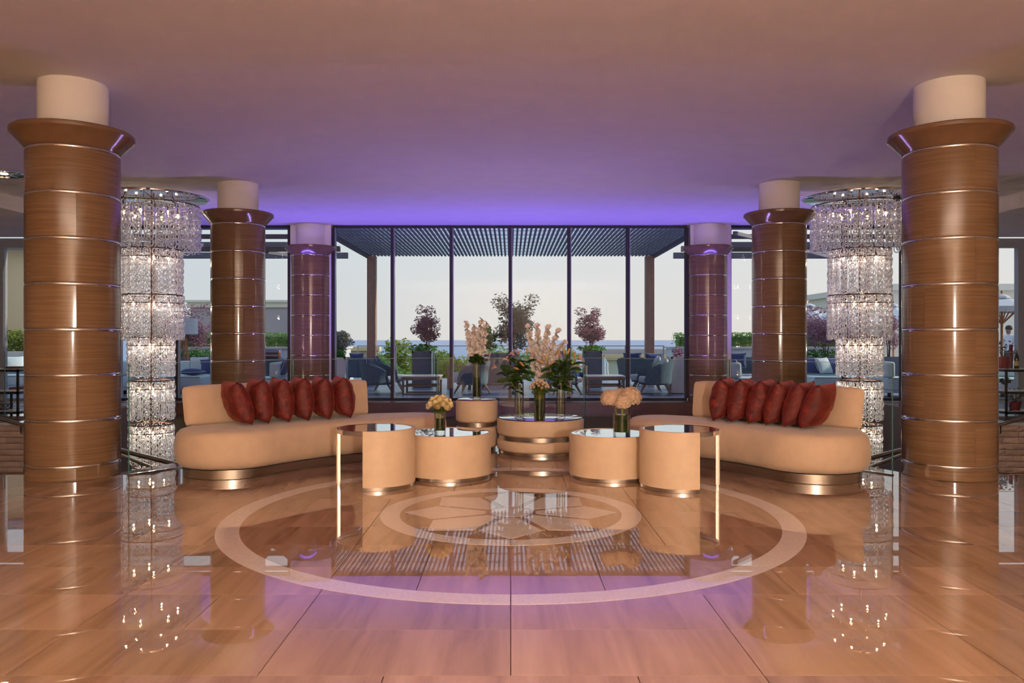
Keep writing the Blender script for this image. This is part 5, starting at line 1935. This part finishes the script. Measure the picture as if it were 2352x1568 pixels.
MB().box(-4.4, 7, 0, 8, 0, 9.25).build('wall_body', MATS['white_render'], t)
MB().box(-4.6, 7.2, -0.2, 8.2, 9.25, 9.5).build('roof_edge', MATS['white_render'], t)
for k in range(3):
    MB().box(-1.3 + k * 2.2, 0.0 + k * 2.2, -0.04, 0.01, 6.8, 8.2).build('window', MATS['window_frame'], t)
t = thing('far_roof', 'long low dark roof line above the right hedge, between the right columns', 'building', (PX(1710, 60), 60, -6.0))
MB().box(-1.1, 3.5, 0, 5, 0, 7.25).build('wall_body', MATS['grey_render'], t)
MB().box(-1.3, 3.7, -0.2, 5.2, 7.25, 7.5).build('roof_slab', MATS['teak_grey'], t)


# a waiter walking on the terrace at the right
def person(px, y, label):
    t = thing('person', label, 'person', (PX(px, y), y, DZ), math.radians(200))
    J = {'pelvis': (0, 0, 0.95), 'waist': (0, 0.0, 1.10), 'chest': (0.02, 0, 1.30), 'neck': (0.03, 0, 1.47), 'chin': (0.05, 0, 1.56), 'head': (0.05, 0, 1.66), 'crown': (0.04, 0, 1.74),
         'ls': (0.02, 0.18, 1.41), 'le': (-0.02, 0.24, 1.14), 'lw': (0.12, 0.24, 0.95), 'lh': (0.19, 0.23, 0.91), 'rs': (0.02, -0.18, 1.41), 're': (-0.05, -0.24, 1.14), 'rw': (0.06, -0.25, 0.92), 'rh': (0.10, -0.25, 0.85),
         'lp': (0, 0.09, 0.90), 'lk': (0.10, 0.10, 0.50), 'la': (0.06, 0.10, 0.08), 'lt': (0.18, 0.10, 0.04), 'rp': (0, -0.09, 0.90), 'rk': (0.02, -0.10, 0.49), 'ra': (-0.14, -0.10, 0.10), 'rt': (-0.03, -0.10, 0.04)}
    RAD = {'pelvis': 0.14, 'waist': 0.13, 'chest': 0.15, 'neck': 0.055, 'chin': 0.07, 'head': 0.095, 'crown': 0.07, 'ls': 0.07, 'le': 0.048, 'lw': 0.032, 'lh': 0.035, 'rs': 0.07, 're': 0.048, 'rw': 0.032, 'rh': 0.035,
           'lp': 0.10, 'lk': 0.065, 'la': 0.045, 'lt': 0.04, 'rp': 0.10, 'rk': 0.065, 'ra': 0.045, 'rt': 0.04}
    E = [('pelvis', 'waist'), ('waist', 'chest'), ('chest', 'neck'), ('neck', 'chin'), ('chin', 'head'), ('head', 'crown'), ('chest', 'ls'), ('ls', 'le'), ('le', 'lw'), ('lw', 'lh'), ('chest', 'rs'), ('rs', 're'), ('re', 'rw'), ('rw', 'rh'),
         ('pelvis', 'lp'), ('lp', 'lk'), ('lk', 'la'), ('la', 'lt'), ('pelvis', 'rp'), ('rp', 'rk'), ('rk', 'ra'), ('ra', 'rt')]
    ks = list(J)
    me = bpy.data.meshes.new('body')
    me.from_pydata([J[k] for k in ks], [(ks.index(a), ks.index(c)) for a, c in E], [])
    o = put('body', me, t)
    sk = o.modifiers.new('skin', 'SKIN')
    sd = me.skin_vertices[0].data
    for i, k in enumerate(ks):
        sd[i].radius = (RAD[k], RAD[k])
        sd[i].use_root = (k == 'pelvis')
    o.modifiers.new('smooth', 'SUBSURF').levels = 2
    o.modifiers['smooth'].render_levels = 2
    m_ = M('person_cloth', srgb(220, 224, 230), 0.8)
    tc = m_.node('ShaderNodeTexCoord')
    sp = m_.node('ShaderNodeSeparateXYZ')
    m_.link(tc.outputs['Object'], sp.inputs[0])
    mr = m_.node('ShaderNodeMapRange')
    mr.inputs['From Max'].default_value = 1.8
    m_.link(sp.outputs['Z'], mr.inputs['Value'])
    rp = m_.node('ShaderNodeValToRGB')
    rp.color_ramp.interpolation = 'CONSTANT'
    els = rp.color_ramp.elements
    els[0].position, els[0].color = 0.0, srgb(60, 62, 70)
    els[1].position, els[1].color = 0.05, srgb(90, 96, 110)
    for pz, c in ((0.53, srgb(222, 226, 232)), (0.835, srgb(150, 116, 100))):
        e = els.new(pz)
        e.color = c
    m_.link(mr.outputs[0], rp.inputs['Fac'])
    m_.link(rp.outputs['Color'], m_.b.inputs['Base Color'])
    me.materials.append(m_.m)
    MB().lathe([(0.085, 1.645), (0.108, 1.67), (0.105, 1.73), (0.075, 1.785), (0, 1.80)], 16).build('hair', MATS['hair_dark'], t, 180, (0.03, 0, 0))


person(2319, 26.4, 'person in a white shirt walking on the terrace beyond the right parasol')
